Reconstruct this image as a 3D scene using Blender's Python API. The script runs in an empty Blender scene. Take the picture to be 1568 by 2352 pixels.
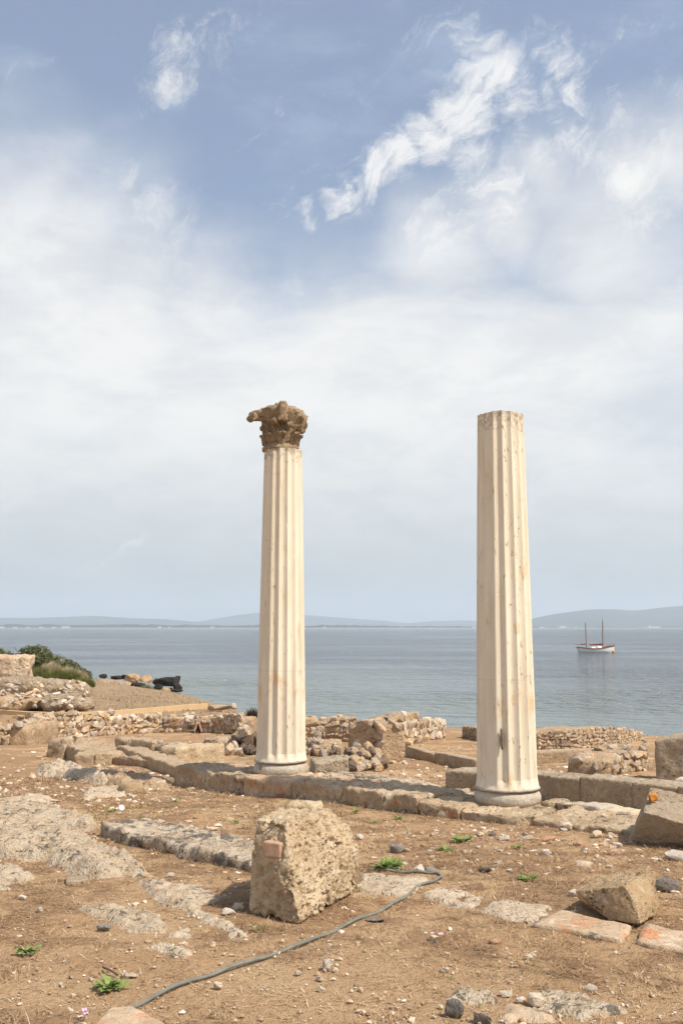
import bpy, bmesh, math, random
import numpy as np
from mathutils import Vector, Matrix
from math import radians, sin, cos, tan, pi, atan2, hypot

# ------------------------------------------------------------------ camera, sky, sun, exposure
SC = bpy.context.scene
COL = SC.collection
F_PX, CX, CY = 2270.0, 784.0, 1176.0          # focal length and centre of a 1568 x 2352 frame
PITCH = math.atan2(265.0, F_PX)
EYE = 1.6
cam_d = bpy.data.cameras.new('camera')
cam_d.sensor_fit = 'VERTICAL'
cam_d.sensor_height = 36.0
cam_d.lens = F_PX / 2352.0 * 36.0
cam_d.clip_start = 0.05
cam_d.clip_end = 60000
cam = bpy.data.objects.new('camera', cam_d)
COL.objects.link(cam)
cam.location = (0, 0, EYE)
cam.rotation_euler = (pi / 2 + PITCH, 0, 0)
SC.camera = cam
SC.view_settings.view_transform = 'Standard'
SC.view_settings.look = 'None'
SC.view_settings.exposure = 0.36
SC.view_settings.gamma = 1.0
SC.view_settings.use_curve_mapping = False
SC.cycles.use_denoising = True
SC.cycles.max_bounces = 5
SC.cycles.diffuse_bounces = 3
SC.cycles.volume_bounces = 1
SC.cycles.transparent_max_bounces = 6

SUN_AZ = radians(58)      # from "behind the camera" towards the right
SUN_EL = radians(55)
sun_dir = Vector((sin(SUN_AZ) * cos(SUN_EL), -cos(SUN_AZ) * cos(SUN_EL), sin(SUN_EL)))   # towards the sun
sl = bpy.data.lights.new('sun', 'SUN')
sl.energy = 4.25
sl.angle = radians(1.6)
sl.color = (1.0, 0.93, 0.82)
sun = bpy.data.objects.new('sun', sl)
COL.objects.link(sun)
sun.rotation_euler = (-sun_dir).to_track_quat('-Z', 'Y').to_euler()
sun.location = (20, -20, 40)


class S:
    """thin wrapper so that node maths can be written as expressions"""
    def __init__(s, nt, sock):
        s.nt, s.s = nt, sock

    def _m(s, op, *o, clamp=False):
        n = s.nt.nodes.new('ShaderNodeMath')
        n.operation = op
        n.use_clamp = clamp
        for i, v in enumerate((s,) + o):
            if isinstance(v, S):
                s.nt.links.new(v.s, n.inputs[i])
            else:
                n.inputs[i].default_value = v
        return S(s.nt, n.outputs[0])

    def __add__(s, o): return s._m('ADD', o)
    def __sub__(s, o): return s._m('SUBTRACT', o)
    def __mul__(s, o): return s._m('MULTIPLY', o)
    def __rmul__(s, o): return s._m('MULTIPLY', o)
    def __truediv__(s, o): return s._m('DIVIDE', o)
    def inv(s): return (s * -1.0) + 1.0
    def mx(s, o): return s._m('MAXIMUM', o)
    def mn(s, o): return s._m('MINIMUM', o)
    def pw(s, o): return s._m('POWER', o)
    def clamp(s): return s._m('ADD', 0.0, clamp=True)

    def ramp(s, a, b, c=0.0, d=1.0):
        n = s.nt.nodes.new('ShaderNodeMapRange')
        n.interpolation_type = 'SMOOTHSTEP'
        s.nt.links.new(s.s, n.inputs[0])
        for i, v in zip((1, 2, 3, 4), (a, b, c, d)):
            n.inputs[i].default_value = v
        return S(s.nt, n.outputs[0])


def node(nt, kind, **kw):
    n = nt.nodes.new(kind)
    for k, v in kw.items():
        setattr(n, k, v)
    return n


def noise(nt, vec, scale, detail=4, rough=0.55, dist=0.0, out=0):
    n = nt.nodes.new('ShaderNodeTexNoise')
    n.inputs['Scale'].default_value = scale
    n.inputs['Detail'].default_value = detail
    n.inputs['Roughness'].default_value = rough
    n.inputs['Distortion'].default_value = dist
    if vec is not None:
        nt.links.new(vec, n.inputs['Vector'])
    return S(nt, n.outputs[out])


def voro(nt, vec, scale, feature='F1', out='Distance', rnd=1.0):
    n = nt.nodes.new('ShaderNodeTexVoronoi')
    n.feature = feature
    n.inputs['Scale'].default_value = scale
    n.inputs['Randomness'].default_value = rnd
    nt.links.new(vec, n.inputs['Vector'])
    return S(nt, n.outputs[out])


def mapping(nt, vec, scale=(1, 1, 1), rot=(0, 0, 0), loc=(0, 0, 0)):
    n = nt.nodes.new('ShaderNodeMapping')
    n.inputs['Scale'].default_value = scale
    n.inputs['Rotation'].default_value = rot
    n.inputs['Location'].default_value = loc
    nt.links.new(vec, n.inputs['Vector'])
    return n.outputs[0]


def mix(nt, fac, a, b):
    n = nt.nodes.new('ShaderNodeMix')
    n.data_type = 'RGBA'
    for i, v in ((0, fac), (6, a), (7, b)):
        if isinstance(v, S):
            nt.links.new(v.s, n.inputs[i])
        elif isinstance(v, (int, float)):
            n.inputs[i].default_value = v
        elif isinstance(v, tuple):
            n.inputs[i].default_value = tuple(v) + ((1.0,) if len(v) == 3 else ())
        else:
            nt.links.new(v, n.inputs[i])
    return n.outputs[2]


def pix_dir(px, py):
    a, b = (px - CX) / F_PX, (CY - py) / F_PX
    return Vector((a, cos(PITCH) - b * sin(PITCH), sin(PITCH) + b * cos(PITCH)))


# ---- world: Nishita sky under procedural cloud veils
world = bpy.data.worlds.new('World')
SC.world = world
world.use_nodes = True
nt = world.node_tree
nt.nodes.clear()
w_out = node(nt, 'ShaderNodeOutputWorld')
bg = node(nt, 'ShaderNodeBackground')
bg.inputs[1].default_value = 0.104
nt.links.new(bg.outputs[0], w_out.inputs[0])
sky = node(nt, 'ShaderNodeTexSky', sky_type='NISHITA', sun_disc=False)
sky.sun_elevation = SUN_EL
sky.sun_rotation = math.atan2(sun_dir.x, sun_dir.y)
sky.air_density = 1.0
sky.dust_density = 1.6
sky.ozone_density = 1.0
sky.altitude = 0
tc = node(nt, 'ShaderNodeTexCoord')
dirv = tc.outputs['Generated']
warp = node(nt, 'ShaderNodeTexNoise')
warp.inputs['Scale'].default_value = 5.5
warp.inputs['Detail'].default_value = 6
warp.inputs['Roughness'].default_value = 0.6
nt.links.new(dirv, warp.inputs['Vector'])
vm = node(nt, 'ShaderNodeVectorMath', operation='SUBTRACT')
nt.links.new(warp.outputs['Color'], vm.inputs[0])
vm.inputs[1].default_value = (0.5, 0.5, 0.5)
vs = node(nt, 'ShaderNodeVectorMath', operation='SCALE')
nt.links.new(vm.outputs[0], vs.inputs[0])
vs.inputs['Scale'].default_value = 0.13
va = node(nt, 'ShaderNodeVectorMath', operation='ADD')
nt.links.new(dirv, va.inputs[0])
nt.links.new(vs.outputs[0], va.inputs[1])
wd = va.outputs[0]


def blob(px, py, r, soft=1.0):
    d = pix_dir(px, py).normalized()
    n = node(nt, 'ShaderNodeVectorMath', operation='DISTANCE')
    nt.links.new(wd, n.inputs[0])
    n.inputs[1].default_value = d
    return S(nt, n.outputs['Value']).ramp(r / F_PX * (1 + soft), r / F_PX * max(0.0, 1 - soft), 0, 1)


def blobs(lst):
    a = None
    for b in lst:
        v = blob(*b[:3]) * (b[3] if len(b) > 3 else 1.0)
        a = v if a is None else a.mx(v)
    return a


sep = node(nt, 'ShaderNodeSeparateXYZ')
nt.links.new(dirv, sep.inputs[0])
elev = S(nt, sep.outputs[2])
str_v = mapping(nt, dirv, scale=(1.0, 1.0, 2.4), rot=(0, radians(-28), 0))
fb_big = noise(nt, str_v, 3.2, 7, 0.6, 0.4)
fb_mid = noise(nt, str_v, 9.0, 8, 0.62, 0.3)
fb_fine = noise(nt, wd, 26.0, 7, 0.65)
# wide thin veil that covers the lower half of the sky all round, broken by the noise
veil = (elev + (fb_big - 0.5) * 0.30 + (fb_mid - 0.5) * 0.10).ramp(0.40, 0.27, 0, 1)
veil = veil.mx(blobs([(20, 540, 190, 1.0), (120, 620, 210, 1.0), (300, 660, 150, 0.95), (330, 500, 70, .6), (270, 410, 40, .55), (480, 740, 150, 0.95), (700, 860, 200, 1.0),
                      (1000, 640, 130, .8), (1150, 560, 110, .8), (1250, 480, 90, .75), (1480, 420, 110, .8), (1560, 380, 100, .8), (1400, 600, 200, .8)]))
hole = blobs([(640, 590, 80, 0.35), (1510, 930, 110, 0.35)])
veil = veil * (hole.inv())
veil = (veil * (fb_mid.ramp(0.25, 0.60, 0.82, 1.0))).clamp()
# brighter torn cloud streak
streak = blobs([(690, 495, 30, 1.0), (770, 452, 38, 1.1), (850, 408, 46, 1.1), (920, 370, 48, 1.05), (1000, 325, 52), (1075, 262, 58), (1115, 190, 52, .9),
                (1100, 105, 40, .75), (1180, 255, 46, .8), (1250, 225, 34, .7), (1255, 70, 46, .8), (1290, 140, 54, .85), (1320, 210, 44, .65), (1090, 375, 40, .7), (1190, 370, 36, .55),
                (640, 460, 34, .55), (660, 505, 24, .55), (1425, 205, 22, .5), (1550, 195, 36, .5), (380, 110, 60, .36), (375, 180, 40, .38), (1480, 430, 80, .6), (1230, 400, 50, .55),
                (1310, 320, 50, .5), (1120, 500, 70, .55), (1020, 560, 60, .5), (270, 390, 40, .3), (340, 460, 50, .35), (400, 560, 60, .4), (790, 680, 36, .5)])
rot_v = mapping(nt, wd, rot=(0, radians(38), 0))
wisp = noise(nt, mapping(nt, rot_v, scale=(.55, 1, 1.35)), 19.0, 9, 0.68, 0.9)
streak = (streak * 1.25 + (wisp - 0.5) * 2.7 + (fb_fine - 0.5) * 1.1).ramp(0.18, 1.30, 0, 1)
thin = (fb_mid * fb_big).ramp(0.2, 0.5, 0.0, 0.35)
shade = fb_mid.ramp(0.3, 0.7, 0.95, 1.03)
low = elev.ramp(0.0, 0.24, 0.84, 1.0)
cloud_col = mix(nt, elev.ramp(0.02, 0.22), (4.8, 5.1, 5.15), (7.25, 7.2, 7.0))
hsv = node(nt, 'ShaderNodeVectorMath', operation='SCALE')
nt.links.new(cloud_col, hsv.inputs[0])
nt.links.new((shade).s, hsv.inputs['Scale'])
c1 = mix(nt, (thin + 0.29).clamp(), sky.outputs[0], (4.2, 4.9, 6.2))
c2 = mix(nt, veil * 0.92, c1, hsv.outputs[0])
c3 = mix(nt, streak * 0.85, c2, (7.6, 7.5, 7.3))
nt.links.new(c3, bg.inputs[0])

# ------------------------------------------------------------------ numpy noise
rng = np.random.default_rng(7)
random.seed(7)


def _h(ix, iy, iz, seed):
    n = (ix * 374761393 + iy * 668265263 + iz * 2147483647 + seed * 974634777) & 0xFFFFFFFF
    n = ((n ^ (n >> 13)) * 1274126177) & 0xFFFFFFFF
    n = (n ^ (n >> 16)) & 0xFFFF
    return n / 32767.5 - 1.0


def vnoise(p, seed=0):
    p = np.asarray(p, float)
    i = np.floor(p).astype(np.int64)
    f = p - i
    f = f * f * f * (f * (f * 6 - 15) + 10)
    r = 0
    for a in (0, 1):
        for b in (0, 1):
            for c in (0, 1):
                w = (f[:, 0] if a else 1 - f[:, 0]) * (f[:, 1] if b else 1 - f[:, 1]) * (f[:, 2] if c else 1 - f[:, 2])
                r = r + w * _h(i[:, 0] + a, i[:, 1] + b, i[:, 2] + c, seed)
    return r


def fbm(p, octv=4, seed=0, gain=0.5):
    p = np.asarray(p, float)
    a, s, t = 1.0, 0, 0
    for o in range(octv):
        s = s + a * vnoise(p * (2.03 ** o) + o * 17.3, seed + o)
        t += a
        a *= gain
    return s / t


def fbm2(x, y, octv=4, seed=0, gain=0.5):
    return fbm(np.stack([x, y, np.zeros_like(x) + 0.37], 1), octv, seed, gain)


# ------------------------------------------------------------------ terrain
SEA = -5.9
PROF = np.array([(-60, .3), (0, 0.03), (4, 0), (6, -.08), (8, -.18), (10, -.29), (12, -.40), (16, -.65), (20, -.92), (26, -1.4), (36, -2.1),
                 (44, -2.6), (60, -3.3), (80, -4.1), (105, -5.0), (140, -6.2), (300, -9.0)])
SHORE = np.array([(-400, 190), (-120, 150), (-60, 138), (-34, 132), (-24, 128), (-19, 117), (-15, 104), (-10, 92), (-3, 76), (6, 62), (20, 50), (60, 36), (200, 10), (500, -40)], float)


def sstep(a, b, x):
    t = np.clip((x - a) / (b - a), 0, 1)
    return t * t * (3 - 2 * t)


def shore_dist(x, y):
    """signed distance to the shoreline, positive inland"""
    best = np.full(x.shape, 1e9)
    for a, b in zip(SHORE[:-1], SHORE[1:]):
        d = b - a
        t = np.clip(((x - a[0]) * d[0] + (y - a[1]) * d[1]) / (d @ d), 0, 1)
        best = np.minimum(best, np.hypot(x - a[0] - t * d[0], y - a[1] - t * d[1]))
    ys = np.interp(x, SHORE[:, 0], SHORE[:, 1])
    return np.where(y < ys, best, -best)


def terrain(x, y, bump=True):
    x = np.atleast_1d(np.asarray(x, float))
    y = np.atleast_1d(np.asarray(y, float))
    z = np.interp(y, PROF[:, 0], PROF[:, 1])
    # gentle cross-fall and smoothing of the profile corners
    zs = sum(np.interp(y + o * (0.5 + 0.06 * np.abs(y)), PROF[:, 0], PROF[:, 1]) for o in (-1, 0, 1)) / 3
    z = 0.5 * z + 0.5 * zs
    sd = shore_dist(x, y)
    zsh = SEA + np.where(sd > 0, sd * 0.24, sd * 0.10)
    k = 0.35
    z = -np.log(np.exp(-np.clip(z / k, -60, 60)) + np.exp(-np.clip(zsh / k, -60, 60))) * k
    # headland hump under the bushes
    z = z + 2.0 * np.exp(-(((x + 33) / 11) ** 2 + ((y - 100) / 9) ** 2)) + 0.9 * np.exp(-(((x + 21) / 5) ** 2 + ((y - 66) / 6) ** 2))
    if bump:
        s = np.clip(np.abs(y) / 12.0, 0.35, 1.6)
        z = z + 0.035 * s * fbm2(x * 0.55, y * 0.55, 3, 3) + 0.012 * fbm2(x * 3.1, y * 3.1, 3, 9)
    return z


def hz(x, y):
    return float(terrain(x, y)[0])


def P(px, py, d):
    v = pix_dir(px, py)
    t = d / v.y
    return Vector((v.x * t, d, EYE + v.z * t))


def G(px, py):
    """where the line of sight through this point of the photo meets the ground"""
    v = pix_dir(px, py)
    ds = np.concatenate([np.linspace(2.5, 30, 700), np.linspace(30.1, 180, 900)])
    xs = v.x / v.y * ds
    zs = EYE + v.z / v.y * ds
    below = zs <= terrain(xs, ds)
    if not below.any():
        return Vector((xs[-1], ds[-1], zs[-1]))
    i = int(np.argmax(below))
    return Vector((float(xs[i]), float(ds[i]), hz(xs[i], ds[i])))


def Z(px, py, d):
    return P(px, py, d).z


# ------------------------------------------------------------------ mesh and object helpers
def fast_mesh(name, verts, faces, smooth=False, attr=None):
    """verts (N,3); faces: list of (M,k) integer arrays"""
    me = bpy.data.meshes.new(name)
    verts = np.asarray(verts, np.float32)
    me.vertices.add(len(verts))
    me.vertices.foreach_set('co', verts.ravel())
    faces = [np.asarray(f, np.int32) for f in faces if len(f)]
    loops = np.concatenate([f.ravel() for f in faces])
    sizes = np.concatenate([np.full(len(f), f.shape[1], np.int32) for f in faces])
    starts = np.concatenate([[0], np.cumsum(sizes)[:-1]]).astype(np.int32)
    me.loops.add(len(loops))
    me.loops.foreach_set('vertex_index', loops)
    me.polygons.add(len(sizes))
    me.polygons.foreach_set('loop_start', starts)
    me.polygons.foreach_set('use_smooth', np.full(len(sizes), smooth, bool))
    if attr:
        for k, v in attr.items():
            a = me.attributes.new(k, 'FLOAT', 'POINT')
            a.data.foreach_set('value', np.asarray(v, np.float32))
    me.update(calc_edges=True)
    me.validate()
    return me


def tag(o, label=None, cat=None, group=None, kind=None):
    for k, v in (('label', label), ('category', cat), ('group', group), ('kind', kind)):
        if v:
            o[k] = v
    return o


def obj(name, me, mat=None, parent=None, loc=(0, 0, 0), rot=(0, 0, 0), scale=(1, 1, 1)):
    """loc is in world space; the parent Empties are never rotated"""
    o = bpy.data.objects.new(name, me)
    COL.objects.link(o)
    if mat and me is not None and not me.materials:
        me.materials.append(mat)
    loc = Vector(loc)
    if parent:
        o.parent = parent
        q = parent
        while q:
            loc = loc - q.location
            q = q.parent
    o.location = loc
    o.rotation_euler = rot
    o.scale = scale
    return o


def world_obj(name, verts, faces, mat, parent=None, smooth=False, attr=None, base=None):
    """mesh given in world coordinates, origin put at its base"""
    v = np.asarray(verts, float)
    if base is None:
        base = Vector(((v[:, 0].min() + v[:, 0].max()) / 2, (v[:, 1].min() + v[:, 1].max()) / 2, v[:, 2].min()))
    me = fast_mesh(name, v - np.array(base), faces, smooth, attr)
    return obj(name, me, mat, parent, base)


def thing(name, loc, label, cat, group=None):
    o = bpy.data.objects.new(name, None)
    COL.objects.link(o)
    o.empty_display_size = 0.2
    o.location = loc
    return tag(o, label, cat, group)


_cg = {}


def cubegrid(nx, ny, nz):
    key = (nx, ny, nz)
    if key in _cg:
        return _cg[key]
    idx, verts, quads = {}, [], []
    def vid(i, j, k):
        t = (i, j, k)
        if t not in idx:
            idx[t] = len(verts)
            verts.append((2 * i / nx - 1, 2 * j / ny - 1, 2 * k / nz - 1))
        return idx[t]
    for i in range(nx):
        for j in range(ny):
            quads.append([vid(i, j, 0), vid(i, j + 1, 0), vid(i + 1, j + 1, 0), vid(i + 1, j, 0)])
            quads.append([vid(i, j, nz), vid(i + 1, j, nz), vid(i + 1, j + 1, nz), vid(i, j + 1, nz)])
    for i in range(nx):
        for k in range(nz):
            quads.append([vid(i, 0, k), vid(i + 1, 0, k), vid(i + 1, 0, k + 1), vid(i, 0, k + 1)])
            quads.append([vid(i, ny, k), vid(i, ny, k + 1), vid(i + 1, ny, k + 1), vid(i + 1, ny, k)])
    for j in range(ny):
        for k in range(nz):
            quads.append([vid(0, j, k), vid(0, j, k + 1), vid(0, j + 1, k + 1), vid(0, j + 1, k)])
            quads.append([vid(nx, j, k), vid(nx, j + 1, k), vid(nx, j + 1, k + 1), vid(nx, j, k + 1)])
    _cg[key] = (np.array(verts, float), np.array(quads, np.int32))
    return _cg[key]


def superell(c, p):
    if p <= 0:
        return c
    s = (np.abs(c) ** p).sum(1) ** (1 / p)
    return c / np.maximum(s, 1e-6)[:, None] * np.maximum(np.abs(c).max(1), 1e-6)[:, None] ** 0


def vnoise3(v, freq, octv, seed):
    return np.stack([fbm(v * freq + 31.7 * k, octv, seed + 11 * k) for k in range(3)], 1)


def hexverts(corners, n, p=9, amp=0.02, freq=3.0, octv=4, seed=0, amp2=0.0, freq2=14.0, horiz=1.0):
    """corners: 8 points ordered by bits (x, y, z)"""
    if isinstance(n, int):
        n = (n, n, n)
    c, q = cubegrid(*n)
    if p < 3.5:
        c = superell(c, p)
    else:
        C_ = [Vector(k) for k in corners]
        half = np.array([max(.01, (C_[1] - C_[0]).length / 2), max(.01, (C_[2] - C_[0]).length / 2), max(.01, (C_[4] - C_[0]).length / 2)])
        r_ = half.min() * min(.8, 1.7 / p)
        m = c * half
        inner = np.clip(m, -(half - r_), half - r_)
        dv = m - inner
        ln = np.linalg.norm(dv, axis=1)
        m = inner + dv / np.maximum(ln, 1e-9)[:, None] * r_
        c = m / half
    t = (c + 1) / 2
    out = np.zeros((len(c), 3))
    for b in range(8):
        w = np.ones(len(c))
        for ax, bit in ((0, 1), (1, 2), (2, 4)):
            w = w * (t[:, ax] if b & bit else 1 - t[:, ax])
        out += w[:, None] * np.array(corners[b])[None]
    out += amp * vnoise3(out, freq, octv, seed) * np.array([horiz, horiz, 1.0])
    if amp2:
        out += amp2 * vnoise3(out, freq2, 3, seed + 5)
    return out, q


def seg_corners(A, B, ha, hb, depth, sink=0.12, lean=0.0, back=None):
    """front face on the ground from A to B (world points), tops at z = ha, hb, the body going away from the camera"""
    A, B = Vector(A), Vector(B)
    d = (B - A)
    nrm = Vector((-d.y, d.x, 0)).normalized()
    if nrm.y < 0:
        nrm = -nrm
    off = nrm * depth
    lo = min(A.z, B.z) - sink
    L = nrm * lean
    ba, bb = (ha, hb) if back is None else back
    return [Vector((A.x, A.y, A.z - sink)), Vector((B.x, B.y, B.z - sink)), Vector((A.x, A.y, A.z - sink)) + off, Vector((B.x, B.y, B.z - sink)) + off,
            Vector((A.x, A.y, ha)) + L, Vector((B.x, B.y, hb)) + L, Vector((A.x, A.y, ba)) + off, Vector((B.x, B.y, bb)) + off]


def px_seg(a, b, depth, sink=0.12, lean=0.0):
    """a, b = (px, ground py, top py)"""
    A, B = G(a[0], a[1]), G(b[0], b[1])
    return seg_corners(A, B, Z(a[0], a[2], A.y), Z(b[0], b[2], B.y), depth, sink, lean)


def auto_n(c, step):
    L = [(c[1] - c[0]).length, (c[2] - c[0]).length, (c[4] - c[0]).length]
    return tuple(int(min(64, max(2, round(l / step)))) for l in L)


def block(name, corners, mat, parent=None, step=0.06, p=10, amp=0.02, freq=3.0, octv=4, seed=0, smooth=True, amp2=0.0, freq2=14.0):
    v, q = hexverts(corners, auto_n(corners, step), p, amp, freq, octv, seed, amp2, freq2)
    return world_obj(name, v, [q], mat, parent, smooth)


def hull_rock(name, pts, mat, parent=None, cuts=4, amp=0.015, freq=4.0, seed=0, bev=0.02, amp2=0.0, freq2=20.0, pits=None):
    bm = bmesh.new()
    for p in pts:
        bm.verts.new(p)
    r = bmesh.ops.convex_hull(bm, input=bm.verts)
    bmesh.ops.delete(bm, geom=list({g for g in r['geom_interior'] + r['geom_unused'] if isinstance(g, bmesh.types.BMVert)}), context='VERTS')
    bmesh.ops.dissolve_limit(bm, angle_limit=0.02, verts=bm.verts, edges=bm.edges)
    if bev:
        bmesh.ops.bevel(bm, geom=list(bm.edges), offset=bev, segments=2, profile=0.5, affect='EDGES', clamp_overlap=True)
    bmesh.ops.triangulate(bm, faces=bm.faces)
    for _ in range(cuts):
        bmesh.ops.subdivide_edges(bm, edges=[e for e in bm.edges if e.calc_length() > (0.012 if cuts > 5 else 0.02)], cuts=1)
        bmesh.ops.triangulate(bm, faces=bm.faces)
    bm.normal_update()
    v = np.array([x.co[:] for x in bm.verts])
    nr = np.array([x.normal[:] for x in bm.verts])
    v = v + amp * vnoise3(v, freq, 4, seed)
    if amp2:
        v = v + amp2 * vnoise3(v, freq2, 3, seed + 3)
    if pits:
        for (fr, dep, thr) in pits:
            k = fbm(v * fr, 2, seed + 77)
            v = v - nr * (dep * sstep(thr, thr + 0.35, k))[:, None]
    f = np.array([[w.index for w in fa.verts] for fa in bm.faces], np.int32)
    bm.free()
    return world_obj(name, v, [f], mat, parent, True)


# ------------------------------------------------------------------ materials
MATS = {}


def new_mat(name):
    m = bpy.data.materials.new(name)
    m.use_nodes = True
    t = m.node_tree
    t.nodes.clear()
    o = node(t, 'ShaderNodeOutputMaterial')
    b = node(t, 'ShaderNodeBsdfPrincipled')
    t.links.new(b.outputs[0], o.inputs[0])
    b.inputs['Roughness'].default_value = 0.9
    b.inputs['Specular IOR Level'].default_value = 0.15
    MATS[name] = m
    return m, t, b, o


def bump(t, b, h, strength=0.5, dist=0.02, prev=None):
    n = node(t, 'ShaderNodeBump')
    n.inputs['Strength'].default_value = strength
    n.inputs['Distance'].default_value = dist
    t.links.new(h.s, n.inputs['Height'])
    if prev is not None:
        t.links.new(prev, n.inputs['Normal'])
    t.links.new(n.outputs[0], b.inputs['Normal'])
    return n.outputs[0]


def plain(name, col, rough=0.6, var=0.0, scale=8.0, spec=0.3, metal=0.0):
    m, t, b, o = new_mat(name)
    b.inputs['Roughness'].default_value = rough
    b.inputs['Specular IOR Level'].default_value = spec
    b.inputs['Metallic'].default_value = metal
    if var:
        g = node(t, 'ShaderNodeNewGeometry')
        f = noise(t, g.outputs['Position'], scale, 4).ramp(0.3, 0.7)
        c2 = tuple(max(0, c * (1 - var)) for c in col)
        t.links.new(mix(t, f, c2, col), b.inputs['Base Color'])
    else:
        b.inputs['Base Color'].default_value = (*col, 1)
    return m


def stone(name, light, dark, black=0.0, orange=0.0, white=0.0, pit=0.6, pit_scale=45.0, scale=1.0, rnd=0.0, earth=0.25, bumpd=0.02, grain=90.0, ocol=(.55, .20, .07)):
    m, t, b, o = new_mat(name)
    g = node(t, 'ShaderNodeNewGeometry')
    pos = g.outputs['Position']
    n1 = noise(t, pos, 2.6 * scale, 5, 0.6)
    n2 = noise(t, pos, 17 * scale, 5, 0.65)
    n3 = noise(t, pos, grain, 3, 0.6)
    c = mix(t, (n1 * 0.55 + n2 * 0.45).ramp(0.34, 0.64), dark, light)
    c = mix(t, n3.ramp(0.45, 0.75) * 0.3, c, tuple(min(1, x * 1.35) for x in light))
    if earth:
        n4 = noise(t, mapping(t, pos, loc=(7, 3, 1)), 5.0 * scale, 4)
        c = mix(t, n4.ramp(0.52, 0.68) * earth, c, (.36, .20, .105))
    if white:
        n5 = noise(t, mapping(t, pos, loc=(1, 9, 4)), 7.0 * scale, 6, 0.72)
        c = mix(t, n5.ramp(0.60 - 0.14 * white, 0.66 - 0.10 * white) * 0.8, c, (.63, .53, .40))
    if orange:
        n6 = noise(t, mapping(t, pos, loc=(4, 1, 8)), 4.5 * scale, 6, 0.7)
        c = mix(t, n6.ramp(0.66 - 0.16 * orange, 0.74 - 0.14 * orange) * 0.72, c, ocol)
    if black:
        n7 = noise(t, mapping(t, pos, loc=(2, 5, 3)), 9.0 * scale, 6, 0.75, 0.4)
        n8 = noise(t, mapping(t, pos, loc=(6, 2, 3)), 1.7 * scale, 3)
        c = mix(t, (n7 + (n8 - 0.5) * 0.5).ramp(0.66 - 0.18 * black, 0.70 - 0.15 * black) * 0.8, c, (.10, .09, .075))
    if rnd:
        oi = node(t, 'ShaderNodeObjectInfo')
        r = S(t, oi.outputs['Random'])
        h = node(t, 'ShaderNodeHueSaturation')
        t.links.new(c, h.inputs['Color'])
        t.links.new((r * rnd + (1 - rnd * 0.5)).s, h.inputs['Value'])
        t.links.new(((r * 7.13)._m('FRACT') * 0.5 + 0.7).s, h.inputs['Saturation'])
        c = h.outputs[0]
    v = voro(t, pos, pit_scale)
    n9 = noise(t, pos, pit_scale * 0.55, 5, 0.68)
    pmask = noise(t, mapping(t, pos, loc=(8, 8, 2)), pit_scale * 0.16, 4, .6).ramp(.44, .62)
    pitm = ((v + (n9 - .5) * .35).ramp(0.06, 0.30).inv() * pmask).inv()
    hgt = pitm * pit + n9 * 1.5 + n2 * 0.9
    bump(t, b, hgt, 0.9, bumpd)
    t.links.new(c, b.inputs['Base Color'])
    b.inputs['Roughness'].default_value = 0.95
    return m


LS = (.52, .40, .265)
LD = (.34, .245, .15)
M_block = stone('pitted_sandstone', (.57, .44, .285), (.40, .29, .175), pit=1.3, pit_scale=26, bumpd=0.03, earth=.2, white=.12, orange=0.05)
M_lime = stone('weathered_limestone', LS, LD, black=.36, orange=.24, white=.35, pit=1.2, pit_scale=20, bumpd=.04)
M_lich = stone('lichen_limestone', (.56, .45, .33), (.34, .25, .165), black=.78, orange=.10, white=.6, pit=1.3, pit_scale=20, bumpd=.05)
M_flush = stone('flush_limestone', (.52, .42, .31), (.40, .29, .185), black=.35, orange=.22, white=.55, pit=.6, bumpd=.015, ocol=(.56, .20, .09))
M_orange = stone('orange_lichen_stone', (.54, .42, .29), (.42, .28, .17), black=.25, orange=.62, white=.4, pit=.6, bumpd=.015, ocol=(.60, .21, .08))
M_styl = stone('stylobate_stone', (.58, .44, .29), (.36, .245, .15), black=.40, orange=.48, white=.35, pit=1.3, pit_scale=17, bumpd=.05)
M_tool = stone('tooled_sandstone', (.47, .38, .27), (.32, .245, .165), black=.24, white=.10, pit=1.2, pit_scale=18, bumpd=.045, earth=.2)
M_rubble = stone('rubble_stone', (.60, .46, .31), (.43, .30, .185), black=.12, orange=.10, white=.35, pit=.8, rnd=.5, earth=.35, bumpd=.04)
M_mortar = stone('earth_mortar', (.50, .36, .23), (.34, .23, .135), black=.05, white=.2, pit=.8, pit_scale=14, bumpd=.05, earth=.5)
M_basalt = stone('basalt_rubble', (.20, .145, .105), (.095, .072, .058), pit=.6, rnd=.8, earth=.3, bumpd=.02)
M_shore = stone('shore_basalt', (.045, .040, .036), (.022, .021, .020), pit=.6, scale=.5, rnd=.5, earth=0, bumpd=.05)
M_shoretan = stone('shore_tan_rock', (.50, .34, .20), (.35, .22, .125), pit=.8, scale=.5, pit_scale=6, earth=.2, bumpd=.05)
M_pale = stone('pale_stone', (.64, .54, .41), (.48, .37, .26), white=.4, pit=.5, rnd=.3, earth=.2)
M_gray = stone('grey_stone', (.24, .20, .165), (.14, .115, .095), pit=.5, rnd=.4, earth=.15)
M_red = stone('red_terracotta', (.52, .33, .225), (.42, .235, .15), pit=.3, rnd=.3, earth=.1)
M_plaster = stone('old_plaster', (.49, .375, .25), (.34, .245, .15), black=.12, pit=.5, pit_scale=24, bumpd=.025, earth=.5, orange=.22)
M_rock2 = stone('rock_brown', (.50, .355, .205), (.34, .235, .135), orange=.3, white=.25, black=.2, pit=.9, pit_scale=36, bumpd=.035, ocol=(.46, .19, .07))
M_slab = stone('grey_sandstone', (.42, .335, .235), (.32, .235, .155), pit=.7, pit_scale=40, bumpd=.025, earth=.25, black=.15)
M_brick = plain('pink_brick', (.50, .32, .215), .85, .2, 30, .1)
M_ochre = plain('ochre_render', (.62, .43, .235), .9, .12, 1.5, .1)
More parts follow.
